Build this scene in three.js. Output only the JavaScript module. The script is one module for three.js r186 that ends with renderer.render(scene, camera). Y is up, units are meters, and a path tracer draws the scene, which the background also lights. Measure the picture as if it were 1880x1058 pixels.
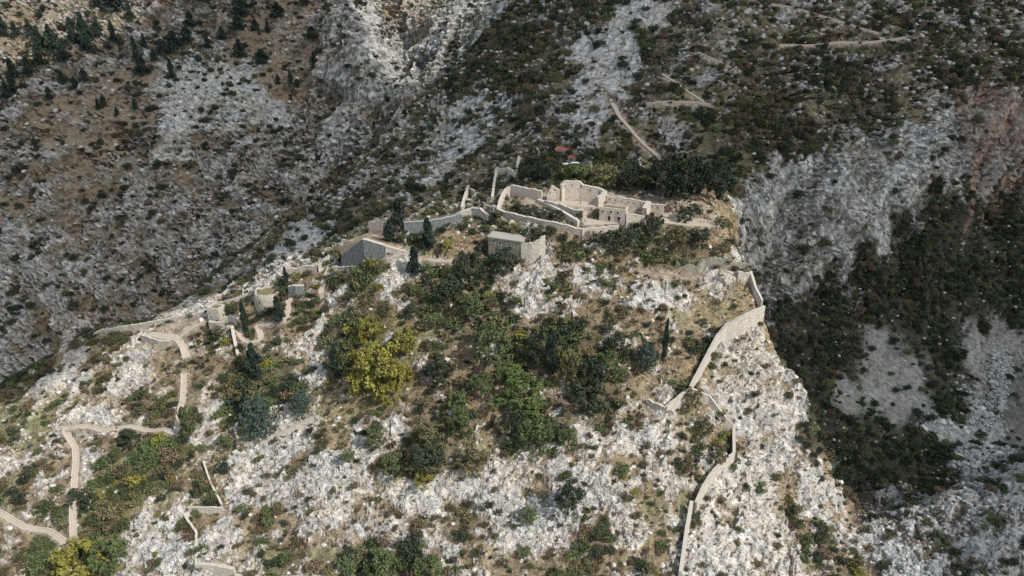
import * as THREE from 'three';
import { mergeGeometries } from 'three/addons/utils/BufferGeometryUtils.js';
import { MarchingCubes } from 'three/addons/objects/MarchingCubes.js';

// ------------------------------------------------------------------ camera, sky, sun, exposure
const scene = new THREE.Scene();
const EYE = new THREE.Vector3(0, 105, 0), PITCH = 26 * Math.PI / 180, FOCAL = 1270, W0 = 1880, H0 = 1058;
const camera = new THREE.PerspectiveCamera(2 * Math.atan(H0 / 2 / FOCAL) * 180 / Math.PI, W0 / H0, 1, 6000);
camera.position.copy(EYE); camera.rotation.x = -PITCH;
const renderer = new THREE.WebGLRenderer({ antialias: true });
renderer.toneMapping = THREE.LinearToneMapping;
renderer.toneMappingExposure = 1.0;
renderer.shadowMap.enabled = true; renderer.shadowMap.type = THREE.PCFSoftShadowMap;
const SUN = new THREE.Vector3(0.63, 0.70, 0.38).normalize();
// hazy sky: pale near the horizon, blue overhead
{ const w = 128, h = 64, d = new Float32Array(w * h * 4); for (let j = 0; j < h; j++) { const e = Math.sin(((j + .5) / h - .5) * Math.PI), t = Math.pow(Math.max(0, e), .55); for (let i = 0; i < w; i++) { const k = (j * w + i) * 4; d[k] = .66 + (.42 - .66) * t; d[k + 1] = .68 + (.51 - .68) * t; d[k + 2] = .69 + (.64 - .69) * t; d[k + 3] = 1; } }
  const sky = new THREE.DataTexture(d, w, h, THREE.RGBAFormat, THREE.FloatType); sky.mapping = THREE.EquirectangularReflectionMapping; sky.magFilter = THREE.LinearFilter; sky.needsUpdate = true; scene.background = sky; scene.environment = sky; }
const sun = new THREE.DirectionalLight(new THREE.Color(1, 0.95, 0.87), 4.3);
sun.position.copy(SUN).multiplyScalar(900).add(new THREE.Vector3(0, -50, -300)); sun.target.position.set(0, -50, -300);
sun.castShadow = true; sun.shadow.mapSize.set(4096, 4096); sun.shadow.radius = 1;
Object.assign(sun.shadow.camera, { left: -500, right: 500, top: 500, bottom: -500, near: 50, far: 2500 });
scene.add(sun, sun.target);
// scene.fog = new THREE.FogExp2(new THREE.Color(0.80, 0.88, 0.95), 0.00018);

// ------------------------------------------------------------------ random numbers and noise
function rng(seed) { let a = seed >>> 0; return () => { a = (a + 0x6D2B79F5) | 0; let t = Math.imul(a ^ (a >>> 15), 1 | a); t = (t + Math.imul(t ^ (t >>> 7), 61 | t)) ^ t; return ((t ^ (t >>> 14)) >>> 0) / 4294967296; }; }
const R = rng(20417);
const PERM = new Uint8Array(512), GX = new Float64Array(256), GY = new Float64Array(256);
{ const r = rng(77), p = [...Array(256).keys()]; for (let i = 255; i > 0; i--) { const j = Math.floor(r() * (i + 1)); [p[i], p[j]] = [p[j], p[i]]; } for (let i = 0; i < 512; i++) PERM[i] = p[i & 255]; for (let i = 0; i < 256; i++) { const a = r() * 6.2832; GX[i] = Math.cos(a); GY[i] = Math.sin(a); } }
function noise(x, y) {
  const xi = Math.floor(x), yi = Math.floor(y), fx = x - xi, fy = y - yi, X = xi & 255, Y = yi & 255;
  const u = fx * fx * fx * (fx * (fx * 6 - 15) + 10), v = fy * fy * fy * (fy * (fy * 6 - 15) + 10);
  const a = PERM[PERM[X] + Y], b = PERM[PERM[X + 1] + Y], c = PERM[PERM[X] + Y + 1], d = PERM[PERM[X + 1] + Y + 1];
  const n0 = GX[a] * fx + GY[a] * fy, n1 = GX[b] * (fx - 1) + GY[b] * fy, n2 = GX[c] * fx + GY[c] * (fy - 1), n3 = GX[d] * (fx - 1) + GY[d] * (fy - 1);
  return 1.5 * (n0 + u * (n1 - n0) + v * (n2 - n0 + u * (n0 - n1 - n2 + n3)));
}
function fbm(x, y, o) { let s = 0, a = 0.5; for (let i = 0; i < o; i++) { s += a * noise(x, y); x = x * 2.03 + 17.1; y = y * 2.03 - 9.7; a *= 0.5; } return s; }
function ridged(x, y, o) { let s = 0, a = 0.5; for (let i = 0; i < o; i++) { s += a * (1 - Math.abs(noise(x, y)) * 2); x = x * 2.1 + 5.3; y = y * 2.1 + 11.9; a *= 0.5; } return s; }
const cellInfo = { gap: 0, r1: 0, r2: 0, r3: 0, dx: 0, dy: 0 };
function cells(x, y) { // cellular pattern: the block a point lies in, its offset from the block's seed and the gap to the next block
  const xi = Math.floor(x), yi = Math.floor(y); let f1 = 9, f2 = 9;
  for (let j = -1; j <= 1; j++) for (let i = -1; i <= 1; i++) { const X = (xi + i) & 255, Y = (yi + j) & 255, h = PERM[PERM[X] + Y], k = PERM[h + 57], px = xi + i + h / 256, py = yi + j + k / 256, d = Math.hypot(px - x, py - y); if (d < f1) { f2 = f1; f1 = d; cellInfo.r1 = PERM[k + 11] / 255; cellInfo.r2 = PERM[k + 93] / 255; cellInfo.r3 = PERM[h + 171] / 255; cellInfo.dx = x - px; cellInfo.dy = y - py; } else if (d < f2) f2 = d; }
  cellInfo.gap = f2 - f1; return cellInfo;
}
const clamp = (x, a, b) => x < a ? a : x > b ? b : x, sstep = (a, b, x) => { const t = clamp((x - a) / (b - a), 0, 1); return t * t * (3 - 2 * t); }, lerp = (a, b, t) => a + (b - a) * t;

// ------------------------------------------------------------------ the lie of the land: surveyed spot heights
// a line of sight from the survey point: bearing (u, v) and the distance D to the north (-z) give a spot height
function sight(u, v) { const dx = (u - W0 / 2) / FOCAL, dy = (H0 / 2 - v) / FOCAL, c = Math.cos(PITCH), s = Math.sin(PITCH); return [dx, c * dy - s, -(s * dy + c)]; }
const spots = [];
function spot(u, v, D) { const d = sight(u, v), t = D / -d[2]; spots.push([d[0] * t, -D, EYE.y + d[1] * t]); }
function column(u, list) { for (let i = 0; i < list.length; i += 2) spot(u, list[i], list[i + 1]); }
function hidden(u, v, D, y) { const d = sight(u, v), t = D / -d[2]; spots.push([d[0] * t, -D, y]); }
// sunlit spur, crest first and then down towards the viewer
column(-150, [800, 245, 900, 222, 1058, 190]); column(0, [720, 262, 800, 240, 900, 218, 1058, 186]);
column(150, [615, 285, 700, 262, 800, 236, 900, 214, 1058, 184]); column(300, [590, 288, 650, 270, 750, 246, 850, 222, 950, 202, 1058, 182]);
column(400, [560, 292, 620, 275, 700, 255, 800, 232, 900, 211, 1058, 182]); column(500, [500, 302, 560, 285, 640, 266, 740, 245, 850, 222, 1058, 180]);
column(600, [478, 305, 520, 293, 600, 272, 700, 248, 800, 225, 900, 204, 1058, 176]); column(700, [425, 306, 470, 290, 510, 281, 600, 262, 700, 243, 800, 222, 900, 202, 1058, 175]);
column(800, [395, 312, 440, 298, 480, 286, 600, 260, 700, 241, 800, 220, 900, 201, 1058, 174]); column(900, [385, 312, 410, 302, 440, 294, 500, 280, 600, 258, 700, 239, 800, 218, 900, 200, 1058, 173]);
column(1000, [345, 326, 380, 308, 412, 295, 440, 286, 500, 274, 600, 255, 700, 237, 800, 217, 900, 199, 1058, 172]); column(1100, [345, 326, 375, 308, 410, 295, 430, 289, 500, 274, 600, 254, 700, 236, 800, 216, 900, 198, 1058, 171]);
column(1200, [365, 316, 400, 300, 420, 291, 460, 283, 520, 272, 600, 257, 700, 238, 800, 218, 900, 199, 1058, 171]); column(1300, [385, 304, 410, 295, 440, 287, 500, 278, 560, 268, 650, 250, 720, 237, 800, 222, 900, 204, 1058, 174]);
spot(1340, 420, 294); spot(1365, 500, 284); spot(1392, 560, 272); spot(1397, 600, 266); spot(1405, 622, 262); spot(1440, 680, 254); spot(1480, 692, 252); spot(1492, 760, 243); spot(1520, 830, 234); spot(1555, 910, 221); spot(1590, 940, 216);
spot(1374, 498, 284); spot(1388, 530, 277.5); spot(1400, 556, 272.5); spot(1406, 585, 267.5); spot(1408, 606, 264);
spot(1400, 700, 246); spot(1345, 800, 231); spot(1400, 800, 232); spot(1450, 760, 240); spot(1450, 900, 214); spot(1400, 1000, 192); spot(1400, 1058, 178); spot(1550, 1000, 197); spot(1550, 1058, 183);
// shaded ridge at the right
spot(1650, 935, 217); spot(1750, 888, 222); spot(1880, 850, 228); spot(1650, 1058, 184); spot(1800, 1058, 186); spot(1900, 1058, 188); spot(1800, 960, 205); spot(2050, 800, 245); spot(2050, 1058, 192);
// slope behind the fort up to the right
column(800, [300, 398, 200, 445]); column(900, [345, 345, 300, 372, 200, 420, 100, 465]); column(1000, [300, 352, 200, 395, 100, 440, 0, 485]); column(1100, [310, 342, 255, 360, 200, 382, 100, 425, 0, 468]);
column(1200, [330, 334, 300, 345, 200, 378, 100, 415, 0, 455]); column(1400, [350, 338, 300, 352, 200, 385, 100, 420, 0, 460]); column(1600, [200, 405, 100, 440, 0, 480]); column(1800, [100, 462, 0, 505]); column(2000, [180, 450, 100, 490, 0, 530]);
spot(1700, 200, 410); spot(1300, 340, 332); spot(1340, 380, 318); spot(1372, 430, 318);
// left shoulder between crest and gorge
column(700, [400, 328, 350, 370, 300, 418]); column(600, [440, 335, 400, 372]); column(500, [460, 335]); spot(420, 530, 315); column(850, [360, 345]);
const rim = [[960, 0, 520], [870, 95, 490], [770, 190, 458], [660, 285, 430], [595, 368, 405], [490, 425, 375], [400, 500, 345], [330, 577, 305]];
for (const r of rim) spot(...r);
// floor of the gorge
hidden(870, 90, 555, 28); hidden(770, 190, 530, -12); hidden(660, 285, 510, -50); hidden(595, 368, 490, -85); hidden(490, 425, 450, -105); hidden(400, 500, 420, -125); hidden(300, 590, 380, -145); hidden(150, 615, 370, -160); hidden(0, 720, 350, -190); hidden(-150, 800, 340, -215);
// far mountain across the gorge
column(-150, [0, 740, 200, 615, 400, 525, 600, 455, 750, 410]); column(0, [300, 568, 500, 490, 700, 430]); column(100, [0, 750, 100, 680, 200, 620, 300, 570, 400, 528, 500, 492, 600, 460]);
column(300, [0, 760, 100, 690, 200, 630, 300, 580, 400, 540, 500, 503, 570, 480]); column(500, [0, 770, 100, 705, 200, 645, 300, 595, 400, 556]); column(600, [200, 645, 300, 600, 350, 582]);
for (const r of [[620, 0, 705], [645, 50, 662], [675, 110, 636], [715, 180, 606], [705, 40, 722], [738, 110, 688], [765, 160, 645], [795, 45, 668], [805, 100, 636], [832, 128, 618], [560, 60, 726], [480, 180, 640], [420, 120, 682], [330, 240, 604], [200, 330, 566], [240, 420, 520], [160, 450, 522], [60, 560, 462], [150, 540, 482]]) spot(...r); column(700, [0, 742, 260, 598]); column(780, [0, 712]); column(880, [0, 665, 60, 628]); column(940, [0, 640]);
// basin below the cliffs
column(1390, [380, 345, 460, 333, 540, 325]); column(1480, [330, 358, 430, 343, 540, 332]); column(1560, [300, 368, 400, 352, 510, 342]); column(1650, [255, 388, 350, 372, 450, 362, 500, 355]);
column(1740, [250, 400, 330, 388, 420, 374]); column(1810, [190, 430, 280, 412, 370, 402]); column(1880, [180, 436, 280, 420, 370, 410]);
column(1430, [600, 312, 680, 296]); column(1500, [600, 320, 700, 296, 800, 270, 850, 258]); column(1600, [600, 332, 700, 305, 800, 278, 880, 258]); column(1700, [500, 352, 600, 334, 700, 308, 800, 282, 850, 268]);
column(1800, [400, 388, 500, 362, 600, 340, 700, 315, 800, 290]); column(1890, [400, 396, 500, 370, 600, 348, 700, 323, 820, 293]); column(2050, [400, 400, 600, 352, 780, 300]);
hidden(1405, 620, 281, -76); hidden(1440, 680, 272, -88); hidden(1492, 760, 258, -96); hidden(1555, 910, 237, -122); hidden(1650, 935, 236, -124); hidden(1760, 880, 245, -122); hidden(1380, 540, 302, -66); hidden(1400, 570, 290, -72);
// land outside the frame
for (const [x, D, y] of [[-900, 1000, 260], [-400, 1000, 240], [0, 1000, 260], [400, 900, 250], [900, 800, 260], [-700, 700, 60], [-560, 480, -150], [-420, 260, -200], [-300, 120, -190], [-120, 100, -140], [30, 100, -135], [160, 110, -130], [280, 120, -120], [420, 200, -60], [480, 330, 0], [560, 450, 80], [0, -100, -230], [-400, -200, -260], [400, -200, -160], [900, 100, 60], [-900, 100, -240], [0, -900, -260], [900, -900, -120], [-900, -900, -260]]) spots.push([x, -D, y]);
const NS = spots.length, C2 = 64, SX = new Float64Array(NS), SZ = new Float64Array(NS), SW = new Float64Array(NS);
let SC = 0;
{ // smooth surface through the spots: multiquadric weights from one linear solve
  const n = NS + 1, A = [];
  for (let i = 0; i < NS; i++) { SX[i] = spots[i][0]; SZ[i] = spots[i][1]; }
  for (let i = 0; i < NS; i++) { const r = new Float64Array(n + 1); for (let j = 0; j < NS; j++) r[j] = Math.sqrt((SX[i] - SX[j]) ** 2 + (SZ[i] - SZ[j]) ** 2 + C2); r[i] -= 1.5; r[NS] = 1; r[n] = spots[i][2]; A.push(r); }
  const last = new Float64Array(n + 1).fill(1); last[NS] = 0; last[n] = 0; A.push(last);
  for (let c = 0; c < n; c++) {
    let p = c; for (let r = c + 1; r < n; r++) if (Math.abs(A[r][c]) > Math.abs(A[p][c])) p = r;
    [A[c], A[p]] = [A[p], A[c]];
    for (let r = c + 1; r < n; r++) { const f = A[r][c] / A[c][c]; if (f) for (let k = c; k <= n; k++) A[r][k] -= f * A[c][k]; }
  }
  const w = new Float64Array(n);
  for (let r = n - 1; r >= 0; r--) { let s = A[r][n]; for (let k = r + 1; k < n; k++) s -= A[r][k] * w[k]; w[r] = s / A[r][r]; }
  for (let i = 0; i < NS; i++) SW[i] = w[i]; SC = w[NS];
}
function land0(x, z) { let s = SC; for (let i = 0; i < NS; i++) { const a = x - SX[i], b = z - SZ[i]; s += SW[i] * Math.sqrt(a * a + b * b + C2); } return s; }
// the same on a 3 m raster, for quick look-ups
const RX0 = -620, RZ0 = -1020, RS = 3, RNX = 414, RNZ = 310, RAST = new Float32Array(RNX * RNZ);
for (let j = 0; j < RNZ; j++) for (let i = 0; i < RNX; i++) RAST[j * RNX + i] = land0(RX0 + i * RS, RZ0 + j * RS);
function bil(A, x, z) { const fx = clamp((x - RX0) / RS, 0, RNX - 1.001), fz = clamp((z - RZ0) / RS, 0, RNZ - 1.001), i = Math.floor(fx), j = Math.floor(fz), a = fx - i, b = fz - j, k = j * RNX + i; return (A[k] * (1 - a) + A[k + 1] * a) * (1 - b) + (A[k + RNX] * (1 - a) + A[k + RNX + 1] * a) * b; }
const land = (x, z) => bil(RAST, x, z);
function at(u, v) { // where a bearing meets the land
  const d = sight(u, v); let t = 120, p = 120;
  for (; t < 1200; t += 1.5) { if (EYE.y + d[1] * t < land(d[0] * t, d[2] * t)) break; p = t; }
  for (let k = 0; k < 12; k++) { const m = (p + t) / 2; if (EYE.y + d[1] * m < land(d[0] * m, d[2] * m)) t = m; else p = m; }
  return new THREE.Vector3(d[0] * t, EYE.y + d[1] * t, d[2] * t);
}

// ------------------------------------------------------------------ ground cover survey
// one letter per survey site; each kind: rock share, rock colour, soil and grass colour, shrubs per 100 m2, shrub size, foliage mix [dark, green, olive, russet, yellow, teal], stones per 100 m2, tufts per 100 m2, roughness of the relief
const KIND = {
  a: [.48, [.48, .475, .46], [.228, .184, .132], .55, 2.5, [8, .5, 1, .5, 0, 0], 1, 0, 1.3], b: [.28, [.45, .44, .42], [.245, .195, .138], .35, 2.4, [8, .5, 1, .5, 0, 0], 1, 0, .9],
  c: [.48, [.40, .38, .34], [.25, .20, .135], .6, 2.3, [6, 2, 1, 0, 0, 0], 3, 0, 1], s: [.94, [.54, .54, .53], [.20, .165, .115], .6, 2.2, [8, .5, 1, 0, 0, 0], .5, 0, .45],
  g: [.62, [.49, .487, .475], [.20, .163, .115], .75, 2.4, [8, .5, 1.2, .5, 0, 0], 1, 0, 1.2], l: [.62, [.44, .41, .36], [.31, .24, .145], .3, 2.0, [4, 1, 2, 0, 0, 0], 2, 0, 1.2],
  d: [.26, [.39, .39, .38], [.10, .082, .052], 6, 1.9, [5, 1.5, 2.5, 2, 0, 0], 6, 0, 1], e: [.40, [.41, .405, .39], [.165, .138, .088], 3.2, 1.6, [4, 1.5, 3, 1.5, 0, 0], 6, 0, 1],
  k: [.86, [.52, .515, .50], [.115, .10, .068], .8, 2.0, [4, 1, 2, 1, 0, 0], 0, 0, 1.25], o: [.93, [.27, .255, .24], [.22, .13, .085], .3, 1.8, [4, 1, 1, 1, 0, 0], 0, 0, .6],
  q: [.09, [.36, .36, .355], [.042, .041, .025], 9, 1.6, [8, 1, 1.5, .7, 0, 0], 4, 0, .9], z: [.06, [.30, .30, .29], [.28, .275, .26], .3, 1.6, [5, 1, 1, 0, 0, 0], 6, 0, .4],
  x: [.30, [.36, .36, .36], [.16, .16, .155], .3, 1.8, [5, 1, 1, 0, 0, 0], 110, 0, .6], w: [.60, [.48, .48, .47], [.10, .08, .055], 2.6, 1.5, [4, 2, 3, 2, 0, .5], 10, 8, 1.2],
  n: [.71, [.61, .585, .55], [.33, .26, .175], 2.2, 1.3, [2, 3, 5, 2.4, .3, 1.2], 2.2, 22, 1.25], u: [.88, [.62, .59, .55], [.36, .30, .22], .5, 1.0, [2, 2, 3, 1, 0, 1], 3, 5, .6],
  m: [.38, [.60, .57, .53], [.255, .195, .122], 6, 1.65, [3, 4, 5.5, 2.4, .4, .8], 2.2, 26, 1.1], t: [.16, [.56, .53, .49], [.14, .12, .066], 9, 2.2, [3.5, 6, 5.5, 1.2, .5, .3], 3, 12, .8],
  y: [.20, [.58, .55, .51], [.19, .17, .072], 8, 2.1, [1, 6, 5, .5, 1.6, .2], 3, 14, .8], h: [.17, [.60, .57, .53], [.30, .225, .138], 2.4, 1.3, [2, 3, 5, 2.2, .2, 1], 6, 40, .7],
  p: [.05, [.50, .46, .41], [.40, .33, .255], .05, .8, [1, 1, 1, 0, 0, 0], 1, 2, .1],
};
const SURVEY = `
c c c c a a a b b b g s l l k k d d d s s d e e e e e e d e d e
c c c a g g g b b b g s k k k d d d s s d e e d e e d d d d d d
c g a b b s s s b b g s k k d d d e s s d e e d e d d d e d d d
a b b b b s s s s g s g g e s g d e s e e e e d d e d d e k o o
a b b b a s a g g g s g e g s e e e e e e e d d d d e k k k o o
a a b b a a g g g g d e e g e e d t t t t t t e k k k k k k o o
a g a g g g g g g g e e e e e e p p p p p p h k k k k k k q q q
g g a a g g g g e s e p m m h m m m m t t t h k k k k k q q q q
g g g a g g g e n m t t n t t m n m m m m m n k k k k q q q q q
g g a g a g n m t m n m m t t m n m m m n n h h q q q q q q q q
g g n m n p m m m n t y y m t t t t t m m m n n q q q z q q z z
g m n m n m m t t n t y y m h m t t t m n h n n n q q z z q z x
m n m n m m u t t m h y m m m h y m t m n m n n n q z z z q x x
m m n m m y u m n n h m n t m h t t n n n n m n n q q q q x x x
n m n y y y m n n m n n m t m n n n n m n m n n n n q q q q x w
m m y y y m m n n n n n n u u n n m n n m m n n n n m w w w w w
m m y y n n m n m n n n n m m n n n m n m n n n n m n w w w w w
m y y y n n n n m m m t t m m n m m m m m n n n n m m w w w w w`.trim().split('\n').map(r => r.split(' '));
const NF = 18, sites = [];
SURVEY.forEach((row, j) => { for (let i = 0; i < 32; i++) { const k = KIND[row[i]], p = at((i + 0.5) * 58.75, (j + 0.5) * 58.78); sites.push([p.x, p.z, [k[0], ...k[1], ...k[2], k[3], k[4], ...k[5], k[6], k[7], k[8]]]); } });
const FIELD = Array.from({ length: NF }, () => new Float32Array(RNX * RNZ));
{ // nearest sites, softly weighted
  const cell = 24, buckets = new Map(), key = (i, j) => i * 4096 + j;
  sites.forEach((s, n) => { const k = key(Math.floor(s[0] / cell) + 100, Math.floor(s[1] / cell) + 100); (buckets.get(k) || buckets.set(k, []).get(k)).push(n); });
  for (let j = 0; j < RNZ; j++) for (let i = 0; i < RNX; i++) {
    const x0 = RX0 + i * RS, z0 = RZ0 + j * RS, x = x0 + 11 * fbm(x0 / 26, z0 / 26, 3) + 3 * noise(x0 / 7, z0 / 7), z = z0 + 11 * fbm(x0 / 26 + 50, z0 / 26, 3) + 3 * noise(x0 / 7 + 20, z0 / 7), ci = Math.floor(x / cell) + 100, cj = Math.floor(z / cell) + 100; let near = [];
    for (let rad = 1; rad < 26 && near.length < 4; rad = rad < 3 ? rad + 1 : rad * 2) { near = []; for (let a = -rad; a <= rad; a++) for (let b = -rad; b <= rad; b++) { const l = buckets.get(key(ci + a, cj + b)); if (l) near.push(...l); } }
    let best = 1e9; const ds = near.map(n => { const d = (sites[n][0] - x) ** 2 + (sites[n][1] - z) ** 2 + 4; if (d < best) best = d; return d; });
    let tot = 0; const acc = new Float64Array(NF);
    near.forEach((n, q) => { const w = Math.pow(best / ds[q], 2.2); if (w > .01) { tot += w; const f = sites[n][2]; for (let k = 0; k < NF; k++) acc[k] += w * f[k]; } });
    for (let k = 0; k < NF; k++) FIELD[k][j * RNX + i] = tot ? acc[k] / tot : 0;
  }
}
const field = (k, x, z) => bil(FIELD[k], x, z);

// ------------------------------------------------------------------ paths and levelled ground
const info = { h: 0, rock: 0, flat: 0, crag: 0, fine: 0, tone: 1, zz: 0 };
const PATHS = []; // { pts: [Vector3], w, name, label }
function tracePath(label, bearings, w, opts = {}) {
  const c = new THREE.CatmullRomCurve3(bearings.map(b => at(b[0], b[1])), false, 'catmullrom', 0.2), n = Math.max(4, Math.round(c.getLength() / 1.2)), pts = c.getSpacedPoints(n);
  const high = pts.map(p => relief(p.x, p.z, land(p.x, p.z))); pts.forEach((p, i) => { p.y = high[i]; });
  for (let k = 0; k < (opts.smooth || 10); k++) { const y = pts.map(p => p.y); for (let i = 1; i < pts.length - 1; i++) pts[i].y = (y[i - 1] + 2 * y[i] + y[i + 1]) / 4; }
  const P = { pts, w, label, ...opts }; P.box = new THREE.Box3().setFromPoints(pts).expandByScalar(w / 2 + 3); PATHS.push(P); return P;
}
const YARDS = [];
function yard(label, bearings, level, opts = {}) { const poly = bearings.map(b => at(b[0], b[1])); let y = 0; for (const p of poly) y += p.y / poly.length; const Y = { poly, y: level ?? y, label, ...opts }; Y.box = new THREE.Box3().setFromPoints(poly).expandByScalar(3); YARDS.push(Y); return Y; }
function edgeDist(poly, x, z) { let inside = false, d = 1e9; for (let i = 0, j = poly.length - 1; i < poly.length; j = i++) { const a = poly[i], b = poly[j]; if ((a.z > z) !== (b.z > z) && x < (b.x - a.x) * (z - a.z) / (b.z - a.z) + a.x) inside = !inside; const ex = b.x - a.x, ez = b.z - a.z, t = clamp(((x - a.x) * ex + (z - a.z) * ez) / (ex * ex + ez * ez), 0, 1); d = Math.min(d, Math.hypot(x - a.x - ex * t, z - a.z - ez * t)); } return inside ? -d : d; }
const stairs = [
  tracePath('cobbled zigzag stairway climbing the lower slope between low parapets', [[338, 690], [334, 735], [322, 797], [300, 789], [238, 784], [190, 791], [163, 782], [119, 789], [136, 818], [139, 860], [133, 920], [134, 985]], 1.6, { kerb: .4 }),
  tracePath('short pale stairway near the bottom corner of the slope', [[120, 998], [88, 972], [44, 970], [8, 950], [-30, 930]], 1.7, { kerb: .4 }),
  tracePath('pale path leading from the round terrace down to the stairs', [[268, 615], [300, 618], [325, 624], [336, 640], [343, 660]], 2.1, { kerb: .3 }),
  tracePath('path rising from the terrace to the white tower', [[326, 622], [345, 606], [371, 590]], 1.8, {}),
  tracePath('white hairpin path below the tall cypress and the tower', [[436, 604], [446, 622], [460, 631], [477, 625], [478, 612], [471, 594], [490, 592], [520, 595], [527, 580], [531, 545]], 1.7, { kerb: .25 }),
  tracePath('stairway running up beside the scarp bastion', [[588, 540], [594, 515], [604, 492]], 1.3, { kerb: .45 }),
];
const mountainPaths = [
  [[[1416, 6], [1480, 24], [1545, 44], [1612, 62]], 2.2, 'long straight mule track crossing high on the scrub slope'], [[[1370, 90], [1470, 84], [1560, 80], [1662, 74]], 1.8, 'level mule track with pale revetment below the long straight one'], [[[1282, 96], [1310, 110], [1342, 127]], 1.8, 'short mule track leg on the bare shoulder of the scrub slope'],
  [[[1216, 136], [1250, 160], [1292, 188]], 1.8, 'slanting mule track leg ending at a flat hairpin'], [[[1180, 191], [1240, 190], [1305, 191]], 1.6, 'flat mule track leg joining two slanting ones'], [[[1124, 191], [1138, 218], [1165, 248], [1206, 287]], 2.6, 'broad pale mule track leg curving down towards the walled fort'],
].map(([b, w, l]) => tracePath(l, b, w * .85, { smooth: 40, raise: .8 }));
const goat = tracePath('narrow footpath along the fort outer slope', [[1180, 503], [1230, 508], [1290, 506]], 1.4, { soil: true });
const yards = [
  yard('dusty entrance terrace along the front parapet of the fort', [[914, 388], [925, 380], [968, 390], [1003, 402], [1046, 417], [1064, 427], [1050, 428], [1000, 412], [950, 401]], undefined),
  yard('beige upper courtyard of the fort under the high back wall', [[1016, 371], [1032, 365], [1096, 369], [1100, 377], [1088, 383], [1060, 381], [1035, 378]], undefined),
  yard('beige lower courtyard of the fort before the two storey facade', [[1066, 402], [1084, 392], [1098, 396], [1126, 410], [1135, 416], [1072, 421]], undefined),
  yard('dusty open terrace at the far end of the fort', [[1208, 398], [1226, 380], [1250, 382], [1272, 396], [1292, 394], [1312, 408], [1320, 424], [1298, 427], [1258, 428], [1216, 414]], undefined),
  yard('pinkish picnic terrace below the battlemented wall', [[776, 474], [800, 468], [832, 476], [826, 486], [796, 485]], undefined),
  yard('small gravel landing above the scarp bastion', [[680, 430], [706, 428], [740, 458], [728, 462]], undefined),
  yard('grass bastion terrace beside the broad cedar', [[436, 780], [470, 776], [476, 802], [470, 812], [444, 812], [434, 796]], undefined, { grass: true }),
  yard('rounded pale terrace on the spur crest', [[264, 619], [280, 607], [330, 610], [334, 622], [310, 630]], undefined),
];

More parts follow.
